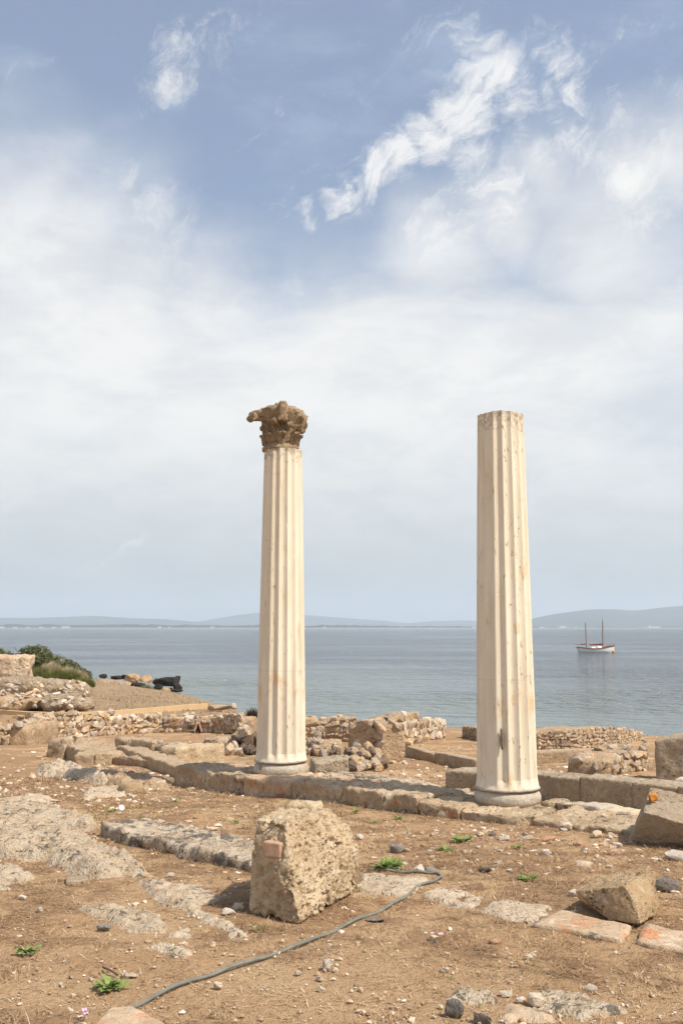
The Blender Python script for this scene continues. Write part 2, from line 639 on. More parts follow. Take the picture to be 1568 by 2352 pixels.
M_cap = stone('capital_stone', (.48, .36, .225), (.25, .17, .10), black=.30, white=.12, pit=1.2, pit_scale=26, scale=1.6, bumpd=.05, earth=.3)


def column_mat():
    m, t, b, o = new_mat('column_concrete')
    g = node(t, 'ShaderNodeNewGeometry')
    pos = g.outputs['Position']
    st = mapping(t, pos, scale=(1, 1, .22))
    n1 = noise(t, st, 5, 5, .6)
    c = mix(t, n1.ramp(.3, .7), (.68, .585, .44), (.77, .685, .54))
    sp0 = node(t, 'ShaderNodeSeparateXYZ')
    t.links.new(pos, sp0.inputs[0])
    spz = sp0.outputs[2]
    n2 = noise(t, mapping(t, pos, scale=(1, 1, .45), loc=(3, 1, 2)), 4.6, 6, .7)
    band = (S(t, spz) - .82)._m('ABSOLUTE').ramp(.05, .30, 1, 0)
    c = mix(t, (n2 + band * .10).ramp(.58, .70) * .6, c, (.62, .38, .17))
    n6 = noise(t, mapping(t, pos, scale=(1, 1, .06), loc=(9, 4, 1)), 13, 5, .65)
    c = mix(t, n6.ramp(.54, .72) * .45, c, (.47, .385, .27))
    n3 = noise(t, mapping(t, pos, scale=(1, 1, .4), loc=(5, 1, 7)), 22, 4, .7)
    n4 = noise(t, mapping(t, pos, scale=(1, 1, .3), loc=(1, 8, 7)), 2.2, 3)
    pits = n3.ramp(.60, .67) * n4.ramp(.42, .6)
    c = mix(t, pits * .75, c, (.36, .22, .11))
    sp = node(t, 'ShaderNodeSeparateXYZ')
    t.links.new(pos, sp.inputs[0])
    z = S(t, sp.outputs[2])
    # dirt crust on the broken head, grey growth where rain runs
    n5 = noise(t, pos, 16, 5, .7)
    top = (z + (n5 - .5) * 1.2).ramp(3.68, 4.02)
    c = mix(t, top * .7, c, (.22, .165, .10))
    # casting joint
    j = (z - 1.06)._m('ABSOLUTE').ramp(.004, .010, 1, 0)
    c = mix(t, j * .16, c, (.40, .30, .20))
    h = noise(t, pos, 60, 4, .6) * .5 + pits.inv() * .8
    bump(t, b, h, .6, .008)
    t.links.new(c, b.inputs['Base Color'])
    b.inputs['Roughness'].default_value = .85
    return m


M_col = column_mat()
M_base = stone('column_base_concrete', (.56, .49, .39), (.40, .34, .26), black=.12, pit=.5, scale=1.2, bumpd=.012, earth=.4)

# ------------------------------------------------------------------ ground
def soil_masks(x, y):
    """0 = bare sand, 1 = brown dry thatch"""
    th = fbm2(x * 0.9, y * 0.9, 5, 41, .58) + 0.85 * fbm2(x * 4.2, y * 4.2, 4, 51, .6)
    # the bare sandy places: front left and the trodden front
    bare = 0.30 * np.exp(-(((x + 1.1) / 1.0) ** 2 + ((y - 5.2) / 0.9) ** 2)) + 0.2 * np.exp(-(((x - .1) / .6) ** 2 + ((y - 4.6) / .5) ** 2))
    rich = 0.2 * np.exp(-(((x - 1.6) / 1.0) ** 2 + ((y - 5.0) / .9) ** 2)) + 0.18 * sstep(6.5, 9.0, y) + 0.5 * sstep(30, 45, y)
    return sstep(-0.30, 0.42, th - bare + rich)


def axis(lo, hi, fine_lo, fine_hi, fine, grow):
    c = list(np.arange(fine_lo, fine_hi + 1e-6, fine))
    s = fine
    while c[-1] < hi:
        s *= grow
        c.append(c[-1] + s)
    s = fine
    while c[0] > lo:
        s *= grow
        c.insert(0, c[0] - s)
    return np.array(c)


gx = axis(-420, 420, -3.6, 3.6, 0.03, 1.045)
gy = axis(-40, 200, 3.8, 11.0, 0.03, 1.03)
X, Y = np.meshgrid(gx, gy)
xf, yf = X.ravel(), Y.ravel()
zf = terrain(xf, yf)
th = soil_masks(xf, yf)
near = np.exp(-((yf - 6) / 8) ** 2)
zf = zf + near * (0.008 * fbm2(xf * 9, yf * 9, 3, 61) + 0.012 * (th - .5))
nx_, ny_ = len(gx), len(gy)
I = np.arange(nx_ * ny_).reshape(ny_, nx_)
q = np.stack([I[:-1, :-1].ravel(), I[:-1, 1:].ravel(), I[1:, 1:].ravel(), I[1:, :-1].ravel()], 1)


def ground_mat():
    m, t, b, o = new_mat('dry_soil')
    g = node(t, 'ShaderNodeNewGeometry')
    pos = g.outputs['Position']
    at = node(t, 'ShaderNodeAttribute', attribute_name='thatch')
    th = S(t, at.outputs['Fac'])
    n1 = noise(t, pos, 1.4, 5, .6)
    n2 = noise(t, pos, 34, 5, .7)
    n3 = noise(t, pos, 150, 3, .6)
    n4 = noise(t, pos, 7, 6, .7)
    n7 = noise(t, mapping(t, pos, loc=(3, 2, 5)), 19, 6, .72)
    sand = mix(t, n1.ramp(.3, .7), (.49, .30, .16), (.59, .395, .225))
    sand = mix(t, n3.ramp(.5, .72) * .5, sand, (.60, .46, .31))
    brown = mix(t, n2.ramp(.3, .7), (.31, .185, .10), (.46, .295, .17))
    k = (th + (n4 - .5) * 1.5 + (n7 - .5) * 1.3).ramp(.28, .72)
    c = mix(t, k * .85, sand, brown)
    c = mix(t, n7.ramp(.56, .66) * .55, c, (.54, .405, .265))
    c = mix(t, (n7 * .6 + n2 * .4).ramp(.44, .34) * .45, c, (.16, .095, .05))
    # scattered whitish grit
    c = mix(t, voro(t, pos, 60).ramp(.10, .05) * noise(t, pos, 2.0, 3).ramp(.45, .6) * .8, c, (.62, .53, .42))
    far = S(t, node(t, 'ShaderNodeAttribute', attribute_name='turf').outputs['Fac'])
    c = mix(t, far * .75, c, mix(t, noise(t, mapping(t, pos, scale=(1, .5, 1)), 1.6, 6, .7).ramp(.3, .7), (.20, .15, .095), (.36, .27, .175)))
    # far turf is drier and browner, faint green tints
    n6 = noise(t, pos, .35, 4)
    c = mix(t, n6.ramp(.55, .72) * .35, c, (.20, .155, .065))
    t.links.new(c, b.inputs['Base Color'])
    b.inputs['Roughness'].default_value = 1.0
    b.inputs['Specular IOR Level'].default_value = .05
    h = n2 * 1.0 + n3 * .4 + n4 * .8 + n7 * 1.0
    bump(t, b, h, 1.0, .03)
    return m


M_ground = ground_mat()
gme = fast_mesh('ground', np.stack([xf, yf, zf], 1), [q], True, {'thatch': th, 'turf': sstep(40, 60, yf + 6 * fbm2(xf * .2, yf * .2, 3, 77))})
tag(obj('ground', gme, M_ground), kind='structure')

# ------------------------------------------------------------------ sea
wx = axis(-9000, 9000, -80, 120, 4.0, 1.16)
wy = axis(10, 9600, 40, 160, 4.0, 1.14)
X, Y = np.meshgrid(wx, wy)
xw, yw = X.ravel(), Y.ravel()
depth = -shore_dist(xw, yw)
I = np.arange(len(xw)).reshape(len(wy), len(wx))
q = np.stack([I[:-1, :-1].ravel(), I[:-1, 1:].ravel(), I[1:, 1:].ravel(), I[1:, :-1].ravel()], 1)


def sea_mat():
    m, t, b, o = new_mat('sea_water')
    g = node(t, 'ShaderNodeNewGeometry')
    pos = g.outputs['Position']
    at = node(t, 'ShaderNodeAttribute', attribute_name='offshore')
    d = S(t, at.outputs['Fac'])
    big = noise(t, mapping(t, pos, scale=(.5, 1, 1)), .03, 4)
    dd = d + (big - .5) * 60
    c = mix(t, dd.ramp(5, 95), (.165, .185, .162), (.09, .10, .108))
    c = mix(t, dd.ramp(90, 500), c, (.075, .086, .098))
    # weed patches on the shallow bottom
    w = noise(t, mapping(t, pos, scale=(.35, 1, 1)), .12, 4, .6)
    c = mix(t, w.ramp(.58, .72) * d.ramp(140, 30) * .5, c, (.05, .085, .075))
    t.links.new(c, b.inputs['Base Color'])
    b.inputs['Roughness'].default_value = .10
    b.inputs['IOR'].default_value = 1.33
    b.inputs['Specular IOR Level'].default_value = .5
    w1 = noise(t, mapping(t, pos, scale=(.45, 1, 1), rot=(0, 0, radians(8))), 1.1, 4, .6)
    w2 = noise(t, mapping(t, pos, scale=(.4, 1, 1), rot=(0, 0, radians(-6))), .28, 4, .6)
    w3 = noise(t, mapping(t, pos, scale=(.3, 1, 1)), .05, 3, .6)
    w4 = noise(t, mapping(t, pos, scale=(.75, 1, 1), rot=(0, 0, radians(15))), .55, 3, .55)
    gust = noise(t, mapping(t, pos, scale=(.5, 1, 1), loc=(40, 9, 0)), .018, 3, .5).ramp(.35, .65, .35, 1.25)
    h = (w1 * .35 + w4 * 2.4 + w2 * 1.2) * gust + w3 * 1.0
    bump(t, b, h, 1.0, 1.5)
    return m


M_sea = sea_mat()
sme = fast_mesh('sea', np.stack([xw, yw, np.full_like(xw, SEA)], 1), [q], True, {'offshore': depth})
tag(obj('sea', sme, M_sea), kind='structure')

# ------------------------------------------------------------------ far coast and hills
M_hill = plain('far_hill_scrub', (.10, .12, .10), .95, .35, .0012, .05)
M_coast = plain('far_coast_trees', (.055, .065, .04), .95, .4, .01, .05)
M_beach = plain('far_beach_sand', (.45, .40, .32), .95, .2, .004, .05)


def ridge(name, prof, D, thick, seed, rough=.06):
    """a real range: prof = ridge line as (photo x, photo y) seen from here, D = distance"""
    pr = np.array(prof, float)
    xs = np.linspace(pr[0, 0], pr[-1, 0], 260)
    hgt = (1441 - np.interp(xs, pr[:, 0], pr[:, 1])) / F_PX * D
    hgt = np.convolve(np.pad(hgt, 3, mode='edge'), np.ones(7) / 7, 'valid')
    lat = (xs - CX) / F_PX * D
    rows = np.linspace(-1, 1, 17)
    V = []
    for r in rows:
        bell = max(0.0, 1 - abs(r) ** 1.5)
        n = fbm2(lat / D * 40 + 3, np.full_like(lat, r * 3.0), 5, seed)
        zz = hgt * (bell + rough * n * (1 - bell) * 4 * (bell > 0) + rough * .25 * n) + SEA
        if abs(r) == 1:
            zz = np.full_like(hgt, SEA - 3)
        V.append(np.stack([lat * (1 + r * thick / D), np.full_like(lat, D + r * thick), zz], 1))
    V = np.concatenate(V)
    n = len(xs)
    I = np.arange(len(rows) * n).reshape(len(rows), n)
    q = np.stack([I[:-1, :-1].ravel(), I[:-1, 1:].ravel(), I[1:, 1:].ravel(), I[1:, :-1].ravel()], 1)
    o = world_obj(name, V, [q], M_hill, None, True)
    return tag(o, kind='structure')


ridge('hills', [(-1500, 1430), (-900, 1416), (-500, 1421), (-200, 1415), (0, 1418), (60, 1419), (130, 1417), (220, 1413), (300, 1419), (380, 1421), (440, 1426), (520, 1436), (560, 1441)], 15500, 2200, 3)
ridge('hills', [(380, 1440), (450, 1428), (500, 1420), (545, 1412), (590, 1407), (650, 1409), (700, 1412), (760, 1416), (820, 1421), (880, 1425), (930, 1430), (1010, 1440)], 17500, 2200, 8)
ridge('hills', [(860, 1441), (930, 1431), (990, 1426), (1060, 1424), (1120, 1425), (1180, 1432), (1220, 1441)], 17000, 1800, 12)
ridge('hills', [(1130, 1440), (1180, 1430), (1225, 1418), (1270, 1409), (1310, 1404), (1350, 1399), (1410, 1398), (1440, 1402), (1470, 1401), (1500, 1396), (1568, 1390), (1700, 1380), (1900, 1392), (2200, 1385), (2600, 1405), (3000, 1420)], 13500, 2200, 15)

# low wooded coast strip with a beach
cx_ = np.linspace(-6000, 6000, 900)
hc = 11 + 10 * np.clip(fbm2(cx_ / 160, cx_ * 0, 4, 5) + .25, 0, 1) + 5 * fbm2(cx_ / 30, cx_ * 0, 3, 6)
hc = 1.7 * hc * np.interp(cx_, [-6000, -1600, 200, 1400, 1900, 6000], [1.25, 1.2, .9, .7, .45, .4])
V = np.concatenate([np.stack([cx_, np.full_like(cx_, 9150.0) + o_, SEA + hc * k_ + b_], 1) for o_, k_, b_ in ((-60, 0, -.5), (-20, .0, 3), (0, .95, 1), (200, 1.0, 1), (600, .6, 0), (1100, 0, -2))])
I = np.arange(6 * len(cx_)).reshape(6, -1)
q = np.stack([I[:-1, :-1].ravel(), I[:-1, 1:].ravel(), I[1:, 1:].ravel(), I[1:, :-1].ravel()], 1)
tag(world_obj('far_coast', V, [q], M_coast, None, True), kind='structure')
V = np.concatenate([np.stack([cx_, np.full_like(cx_, o_), np.full_like(cx_, SEA + b_)], 1) for o_, b_ in ((9030, -.5), (9050, 2.0), (9105, 4.2))])
I = np.arange(3 * len(cx_)).reshape(3, -1)
q = np.stack([I[:-1, :-1].ravel(), I[:-1, 1:].ravel(), I[1:, 1:].ravel(), I[1:, :-1].ravel()], 1)
tag(world_obj('far_beach', V, [q], M_beach, None, True), kind='structure')

M_house = plain('white_house_wall', (.75, .72, .66), .8)
M_roof = plain('terracotta_roof', (.42, .22, .14), .8)


def box_v(x0, x1, y0, y1, z0, z1):
    return np.array([(x, y, z) for z in (z0, z1) for y in (y0, y1) for x in (x0, x1)], float)


BOXQ = np.array([[0, 2, 3, 1], [4, 5, 7, 6], [0, 1, 5, 4], [2, 6, 7, 3], [0, 4, 6, 2], [1, 3, 7, 5]], np.int32)


def far_house(px, wpx, hpx, label, roof=True):
    D = 9020.0
    x = (px - CX) / F_PX * D
    w, h = wpx / F_PX * D, hpx / F_PX * D
    t = thing('far_house', (x, D, SEA + 1), label, 'house', 'white houses on the far shore')
    v = box_v(x - w / 2, x + w / 2, D - 8, D + 8, SEA + .5, SEA + 1 + h)
    world_obj('wall', v, [BOXQ], M_house, t)
    v = np.array([(x - w / 2 - 1, D - 9, SEA + 1 + h), (x + w / 2 + 1, D - 9, SEA + 1 + h), (x + w / 2 + 1, D + 9, SEA + 1 + h), (x - w / 2 - 1, D + 9, SEA + 1 + h),
                  (x - w / 2 - 1, D, SEA + 1 + h * 1.35), (x + w / 2 + 1, D, SEA + 1 + h * 1.35)])
    world_obj('roof', v, [np.array([[0, 1, 5, 4], [2, 3, 4, 5], [0, 3, 2, 1]]), np.array([[0, 4, 3], [1, 2, 5]])], M_roof, t)


for px, w, h, lab in [(8, 14, 3.2, 'long white house at the far shore, leftmost in the picture'), (40, 8, 2.6, 'small white house on the far shore above the ruined wall'),
                      (70, 7, 2.4, 'small white house on the far shore above the dark bush'), (100, 9, 2.6, 'white house on the far shore above the bush top'),
                      (128, 7, 2.4, 'small white house on the far shore above the dry grass'), (156, 18, 4.0, 'largest white house on the far shore at left'),
                      (370, 7, 3.4, 'lone white house on the far shore left of the capital column'), (392, 5, 2.4, 'tiny white house beside the lone house on the far shore'),
                      (490, 9, 3.0, 'pale house on the far shore nearest the capital column'), (745, 6, 2.5, 'tiny white house on the far shore just right of the capital column'),
                      (1086, 8, 2.8, 'white house on the far shore just left of the right column'), (1240, 9, 2.4, 'white shed on the far shore just right of the right column'),
                      (1288, 16, 4.2, 'white port building on the far shore between column and boat'), (1318, 6, 2.0, 'low white shed on the far shore near the boat')]:
    far_house(px, w, h, lab)

# pale ship lying off the far shore
D = 8600.0
x0 = (1496 - CX) / F_PX * D
M_ship = plain('pale_ship_paint', (.70, .68, .64), .6)
t = thing('cargo_ship', (x0, D, SEA), 'pale long ship far off behind the sailing boat', 'ship')
L = 29 / F_PX * D
hv = np.array([(x0 - L / 2 * a, D + b, SEA + c) for c, a, in ((-.5, .93), (14, 1.0)) for b in (-8, 8) for a in (a, -a)], float)
world_obj('hull', hv[[0, 1, 2, 3, 4, 5, 6, 7]], [BOXQ], M_ship, t)
world_obj('bridge', box_v(x0 - L * .42, x0 - L * .28, D - 7, D + 7, SEA + 14, SEA + 27), [BOXQ], M_ship, t)

# ------------------------------------------------------------------ haze
M_haze = bpy.data.materials.new('haze_air')
M_haze.use_nodes = True
hn = M_haze.node_tree
hn.nodes.clear()
ho = node(hn, 'ShaderNodeOutputMaterial')
hv_ = node(hn, 'ShaderNodeVolumePrincipled')
hv_.inputs['Color'].default_value = (.80, .90, 1.0, 1)
hv_.inputs['Density'].default_value = 8.5e-5
hv_.inputs['Anisotropy'].default_value = 0.1
hn.links.new(hv_.outputs[0], ho.inputs['Volume'])
me = fast_mesh('haze', box_v(-22000, 22000, -3000, 22000, -25, 560), [BOXQ])
tag(obj('haze', me, M_haze), 'pale sea haze lying over the bay', None, None, 'stuff')

# ------------------------------------------------------------------ the two columns
COL_Z = -0.24


def col_pos(px, py):
    v = pix_dir(px, py)
    t = (COL_Z - EYE) / v.z
    return Vector((v.x * t, v.y * t, COL_Z))


NF = 16


def flute_ring(R, phase, depth, seg=10):
    """fluted outline: narrow fillets between shallow hollows"""
    out = []
    for k in range(NF):
        for s in range(seg):
            u = s / seg
            a = phase + (k + u) * 2 * pi / NF
            f = .08
            if u < f:
                r = R
            else:
                w = (u - f) / (1 - f)
                r = R - depth * (sin(pi * w) if 0 < w < 1 else 0)
            out.append((a, r))
    return out


def shaft_mesh(c, z0, z1, R0, R1, phase, seed, broken=0.0):
    hs = [0, .02, .05, .09] + list(np.linspace(.14, z1 - z0, 70))
    V = []
    H = z1 - z0
    for h in hs:
        u = h / H
        R = R0 + (R1 - R0) * (0.75 * u + 0.25 * u * u)
        dep = .027 * (R / R0) * min(1, h / .09) * (1.0)
        fl = 0.012 * max(0, 1 - h / .09)
        ring = flute_ring(R + fl, phase, dep)
        V += [(c.x + r * sin(a), c.y - r * cos(a), z0 + h) for a, r in ring]
    V = np.array(V)
    nrm = V - np.array([c.x, c.y, 0])
    nrm[:, 2] = 0
    nrm /= np.linalg.norm(nrm, axis=1)[:, None]
    k = fbm(V * np.array([14, 14, 6]), 4, seed)
    V += nrm * (0.0018 * k)[:, None]
    # chips along the arrises
    ch = fbm(V * np.array([22, 22, 9]), 3, seed + 4)
    V -= nrm * (0.008 * sstep(.55, .8, ch))[:, None]
    n = NF * 10
    m = len(hs)
    if broken:
        # worn uneven head
        top = V[-n:]
        top[:, 2] += broken * (fbm(top * 9, 3, seed + 9) - .2)
        pr = V[-2 * n:-n]
        pr[:, 2] -= .01
    I = np.arange(n * m).reshape(m, n)
    q = np.stack([I[:-1].ravel(), np.roll(I, -1, 1)[:-1].ravel(), np.roll(I, -1, 1)[1:].ravel(), I[1:].ravel()], 1)
    # closed head
    cap = len(V)
    V = np.concatenate([V, [[c.x, c.y, z1 - .01]]])
    tri = np.stack([I[-1], np.roll(I[-1], -1), np.full(n, cap)], 1)
    return V, [q, tri]


def lathe(c, prof, n=72, amp=0.0, seed=0):
    V = []
    for (r, z) in prof:
        for k in range(n):
            a = 2 * pi * k / n
            V.append((c.x + r * sin(a), c.y - r * cos(a), z))
    V = np.array(V, float)
    if amp:
        V += amp * vnoise3(V, 6, 4, seed)
    I = np.arange(len(V)).reshape(len(prof), n)
    q = np.stack([I[:-1].ravel(), np.roll(I, -1, 1)[:-1].ravel(), np.roll(I, -1, 1)[1:].ravel(), I[1:].ravel()], 1)
    b0, b1 = len(V), len(V) + 1
    V = np.concatenate([V, [[c.x, c.y, prof[0][1]], [c.x, c.y, prof[-1][1]]]])
    t0 = np.stack([np.roll(I[0], -1), I[0], np.full(n, b0)], 1)
    t1 = np.stack([I[-1], np.roll(I[-1], -1), np.full(n, b1)], 1)
    return V, [q, np.concatenate([t0, t1])]


def column(name, c, label, seed, top, broken):
    t = thing(name, c, label, 'column')
    Rb = .345
    prof = [(Rb * .80, COL_Z - .03), (Rb * .90, COL_Z + .0)]
    for k in range(9):
        a = -pi / 2 + pi * k / 8
        prof.append((Rb - .068 + .068 * cos(a) * 1.0, COL_Z + .088 + .08 * sin(a)))
    prof += [(Rb - .030, COL_Z + .172), (Rb - .012, COL_Z + .176), (Rb - .008, COL_Z + .190), (Rb - .016, COL_Z + .200), (.318, COL_Z + .204)]
    V, f = lathe(c, prof, 80, .007, seed)
    world_obj('base_moulding', V, f, M_base, t, True)
    V, f = shaft_mesh(c, COL_Z + .20, top, .314, .247, radians(-6), seed, broken)
    world_obj('shaft', V, f, M_col, t, False)
    return t


cL, cR = col_pos(645, 1780), col_pos(1165, 1849)
colL = column('corinthian_column', cL, 'fluted cream column still carrying its brown carved capital', 3, 3.885, 0.0)
colR = column('fluted_column', cR, 'fluted cream column with a bare top and no capital', 9, 3.90, .012)
# flat shading keeps the arrises; a thin chipped scar on the right shaft
V, q = hexverts(seg_corners(cR + Vector((-.115, -.305, .60)), cR + Vector((-.085, -.316, .60)), .82 + COL_Z, .80 + COL_Z, .03, 0), 5, 3, .012, 22, 3, 5)
world_obj('chipped_scar', V, [q], plain('scar_dark', (.22, .17, .12), .95, .4, 40), colR, True)

# capital
capz = 3.885
cap = None
cc = Vector((cL.x - .03, cL.y, 0))


def capital():
    global cap
    prof = [(.225, capz - .012), (.232, capz + .0), (.236, capz + .03), (.222, capz + .05), (.19, capz + .075), (.185, capz + .18), (.195, capz + .30),
            (.25, capz + .40), (.275, capz + .47), (.29, capz + .52), (.24, capz + .56), (.15, capz + .57)]
    V, f = lathe(cc, prof, 64, .014, 21)
    nr = V - np.array([cc.x, cc.y, 0]); nr[:, 2] = 0
    V += .012 * vnoise3(V, 16, 4, 23)
    cap = world_obj('capital', V, f, M_cap, colL, True)
    cap['label'] = 'weathered brown corinthian capital with broken corners'

    def leaf(ang, z0, h, w, out, seed):
        """acanthus leaf: thick ribbed tongue with a heavy worn tip that curls over"""
        if abs(sin(ang)) > .82:
            out *= .35
        nu, nv = 9, 14
        path = [(.218, z0), (.228, z0 + h * .35), (.236, z0 + h * .65), (.25, z0 + h * .88), (.25 + out * .45, z0 + h * 1.0), (.25 + out * .95, z0 + h * .97), (.25 + out * 1.0, z0 + h * .84), (.25 + out * .7, z0 + h * .74), (.235, z0 + h * .70)]
        V = []
        for j in range(nv + 1):
            v = j / nv * (len(path) - 1)
            i0 = min(int(v), len(path) - 2)
            f_ = v - i0
            rr = path[i0][0] * (1 - f_) + path[i0 + 1][0] * f_
            zz = path[i0][1] * (1 - f_) + path[i0 + 1][1] * f_
            vv = j / nv
            ww = w * (.9 + .25 * sin(pi * min(1, vv * 1.6))) * (1 - .35 * max(0, vv - .45) / .55)
            for i in range(nu):
                u = i / (nu - 1) * 2 - 1
                rib = .020 * cos(u * pi * 3) * (1 - u * u * .5)
                r = rr + rib - .05 * u * u - (.05 if abs(u) == 1 else 0)
                a2 = ang + u * ww / .25
                V.append((cc.x + r * sin(a2), cc.y - r * cos(a2), zz - .02 * u * u))
        V = np.array(V)
        V += .011 * vnoise3(V, 17, 4, seed)
        I = np.arange(nu * (nv + 1)).reshape(nv + 1, nu)
        q1 = np.stack([I[:-1, :-1].ravel(), I[:-1, 1:].ravel(), I[1:, 1:].ravel(), I[1:, :-1].ravel()], 1)
        world_obj('leaf', V, [q1], M_cap, cap, True)

    R = random.Random(5)
    for k in range(8):
        leaf(radians(8 + 45 * k), capz + .06, .15 * R.uniform(.85, 1.1), .074, .045 * R.uniform(.4, 1.3), 30 + k)
    for k in range(8):
        leaf(radians(30.5 + 45 * k), capz + .10, .27 * R.uniform(.9, 1.06), .066, .055 * R.uniform(.4, 1.2), 50 + k)

    def volute(ang, rad, z, r, seed, wid=.055):
        """scroll of a corner: spiral band on a drum, axis across the diagonal"""
        d = Vector((sin(ang), -cos(ang), 0))
        s = Vector((cos(ang), sin(ang), 0))
        ctr = Vector((cc.x, cc.y, z)) + d * rad
        V = []
        n, turns = 44, 2.1
        th = r * .30
        for j in range(n + 1):
            a = j / n * turns * 2 * pi
            ra = r * (1 - .78 * j / n)
            for dr in (0, -th * (1 - .5 * j / n)):
                for w in (-wid, wid):
                    bulge = 1 + .35 * (j / n)
                    p_ = ctr + d * (cos(a + 1.2) * (ra + dr)) + Vector((0, 0, sin(a + 1.2) * (ra + dr))) + s * (w * bulge)
                    V.append(p_[:])
        # stem that runs back into the bell
        V = np.array(V)
        q = []
        for j in range(n):
            a, b = j * 4, (j + 1) * 4
            q += [[a, b, b + 1, a + 1], [a + 2, a + 3, b + 3, b + 2], [a, a + 2, b + 2, b], [a + 1, b + 1, b + 3, a + 3]]
        V += .01 * vnoise3(V, 20, 3, seed)
        world_obj('volute', V, [np.array(q)], M_cap, cap, True)
        a0 = Vector((cc.x, cc.y, z + r * .2)) + d * .20
        a1 = ctr + Vector((0, 0, r * .25))
        mid = (a0 + a1) / 2
        cs = [a0 - s * wid * .9 - Vector((0, 0, .06)), a0 + s * wid * .9 - Vector((0, 0, .06)), a1 - s * wid * .8 - Vector((0, 0, .05)), a1 + s * wid * .8 - Vector((0, 0, .05)),
              a0 - s * wid * .9 + Vector((0, 0, .09)), a0 + s * wid * .9 + Vector((0, 0, .09)), a1 - s * wid * .8 + Vector((0, 0, .06)), a1 + s * wid * .8 + Vector((0, 0, .06))]
        v, qq = hexverts(cs, 8, 4, .016, 18, 4, seed)
        world_obj('volute_stem', v, [qq], M_cap, cap, True)

    volute(radians(-72), .40, capz + .415, .062, 3)
    volute(radians(160), .36, capz + .43, .065, 5)
    volute(radians(-160), .36, capz + .43, .065, 6)
    # broken right-hand mass where the volute has gone
    b = Vector((cc.x + .225, cc.y - .03, capz))
    cs = [b + Vector((x + (.03 if z > .4 else -.02), y, z)) for z in (.22, .51) for y in (-.11, .11) for x in (-.10, .10)]
    v, qq = hexverts(cs, 14, 3, .05, 10, 4, 91, .022, 26)
    world_obj('broken_corner', v, [qq], M_cap, cap, True)
    # broken middle bosses of the four faces
    for k, (a, rr) in enumerate(((8, .25), (98, .21), (188, .23), (278, .20))):
        d = Vector((sin(radians(a)), -cos(radians(a)), 0)); s = Vector((cos(radians(a)), sin(radians(a)), 0))
        b = Vector((cc.x, cc.y, capz)) + d * rr
        cs = [b + s * x + d * y + Vector((0, 0, z)) for z in (.33, .595 if k == 0 else .55) for y in (-.10, .075 if z > .5 else .055) for x in ((-.07, .07) if z < .5 else (-.055, .055))]
        v, qq = hexverts(cs, 10, 4.5, .026, 14, 4, 60 + k)
        world_obj('boss', v, [qq], M_cap, cap, True)
    # abacus, broken away in places
    pts = []
    for k in range(4):
        a = radians(-72 + 90 * k)
        rr = (.40, .31, .34, .34)[k]
        pts.append((a, rr))
    cs = []
    ring = []
    for k in range(64):
        a = 2 * pi * k / 64
        r = .255
        for (pa, pr) in pts:
            dd = abs((a - pa + pi) % (2 * pi) - pi)
            r = max(r, pr - .36 * dd)
        ring.append((a, r))
    V = []
    for zz, kk in ((capz + .47, .93), (capz + .50, 1.0), (capz + .545, 1.0), (capz + .565, .9), (capz + .57, .4)):
        V += [(cc.x + r * kk * sin(a), cc.y - r * kk * cos(a), zz) for a, r in ring]
    V = np.array(V)
    V += .028 * vnoise3(V, 9, 4, 71)
    a_ = np.arctan2(V[:, 0] - cc.x, -(V[:, 1] - cc.y))
    V[:, 2] -= .045 * np.clip(np.cos(a_ - radians(-80)), 0, 1) + .07 * np.clip(np.cos(a_ - radians(80)), 0, 1) ** 2
    I = np.arange(len(V)).reshape(5, 64)
    q = np.stack([I[:-1].ravel(), np.roll(I, -1, 1)[:-1].ravel(), np.roll(I, -1, 1)[1:].ravel(), I[1:].ravel()], 1)
    world_obj('abacus', V, [q], M_cap, cap, True)
    for k, (dx, dy, dz, s_) in enumerate(((-.03, -.05, .575, .05), (.055, -.03, .57, .042), (-.11, .03, .55, .05))):
        v, qq = hexverts([Vector((cc.x + dx + x, cc.y + dy + y, capz + dz + z)) for z in (-s_, s_) for y in (-s_, s_) for x in (-s_, s_)], 7, 2.6, .02, 18, 3, 80 + k)
        world_obj('broken_flower', v, [qq], M_cap, cap, True)


capital()

# ------------------------------------------------------------------ stylobate under the columns and the courses behind it
def run_of_blocks(name, label, cat, pts, mat, depth, part='block', step=.05, p=8, amp=.03, freq=3.5, seed=0, joint=.008, sink=.12, amp2=.012, freq2=16, lean=0, group=None, smooth=True):
    """pts: list of (px, ground py, top py); one block between every two"""
    W = []
    for a in pts:
        g = G(a[0], a[1])
        W.append((g, Z(a[0], a[2], g.y)))
    mid = W[len(W) // 2][0]
    t = thing(name, mid, label, cat, group)
    R = random.Random(seed)
    for k, ((A, ha), (B, hb)) in enumerate(zip(W[:-1], W[1:])):
        d = (B - A).normalized()
        dz = R.uniform(-.012, .012)
        fo = Vector((-d.y, d.x, 0)) * R.uniform(-.02, .02)
        m = (ha + hb) / 2
        c = seg_corners(A + d * joint + fo, B - d * joint + fo, .6 * ha + .4 * m + dz, .6 * hb + .4 * m + dz, depth * R.uniform(.93, 1.05), sink, lean)
        mm = mat[k % len(mat)] if isinstance(mat, (list, tuple)) else mat
        block(part, c, mm, t, step, p, amp, freq, 4, seed * 10 + k, smooth, amp2, freq2)
    return t


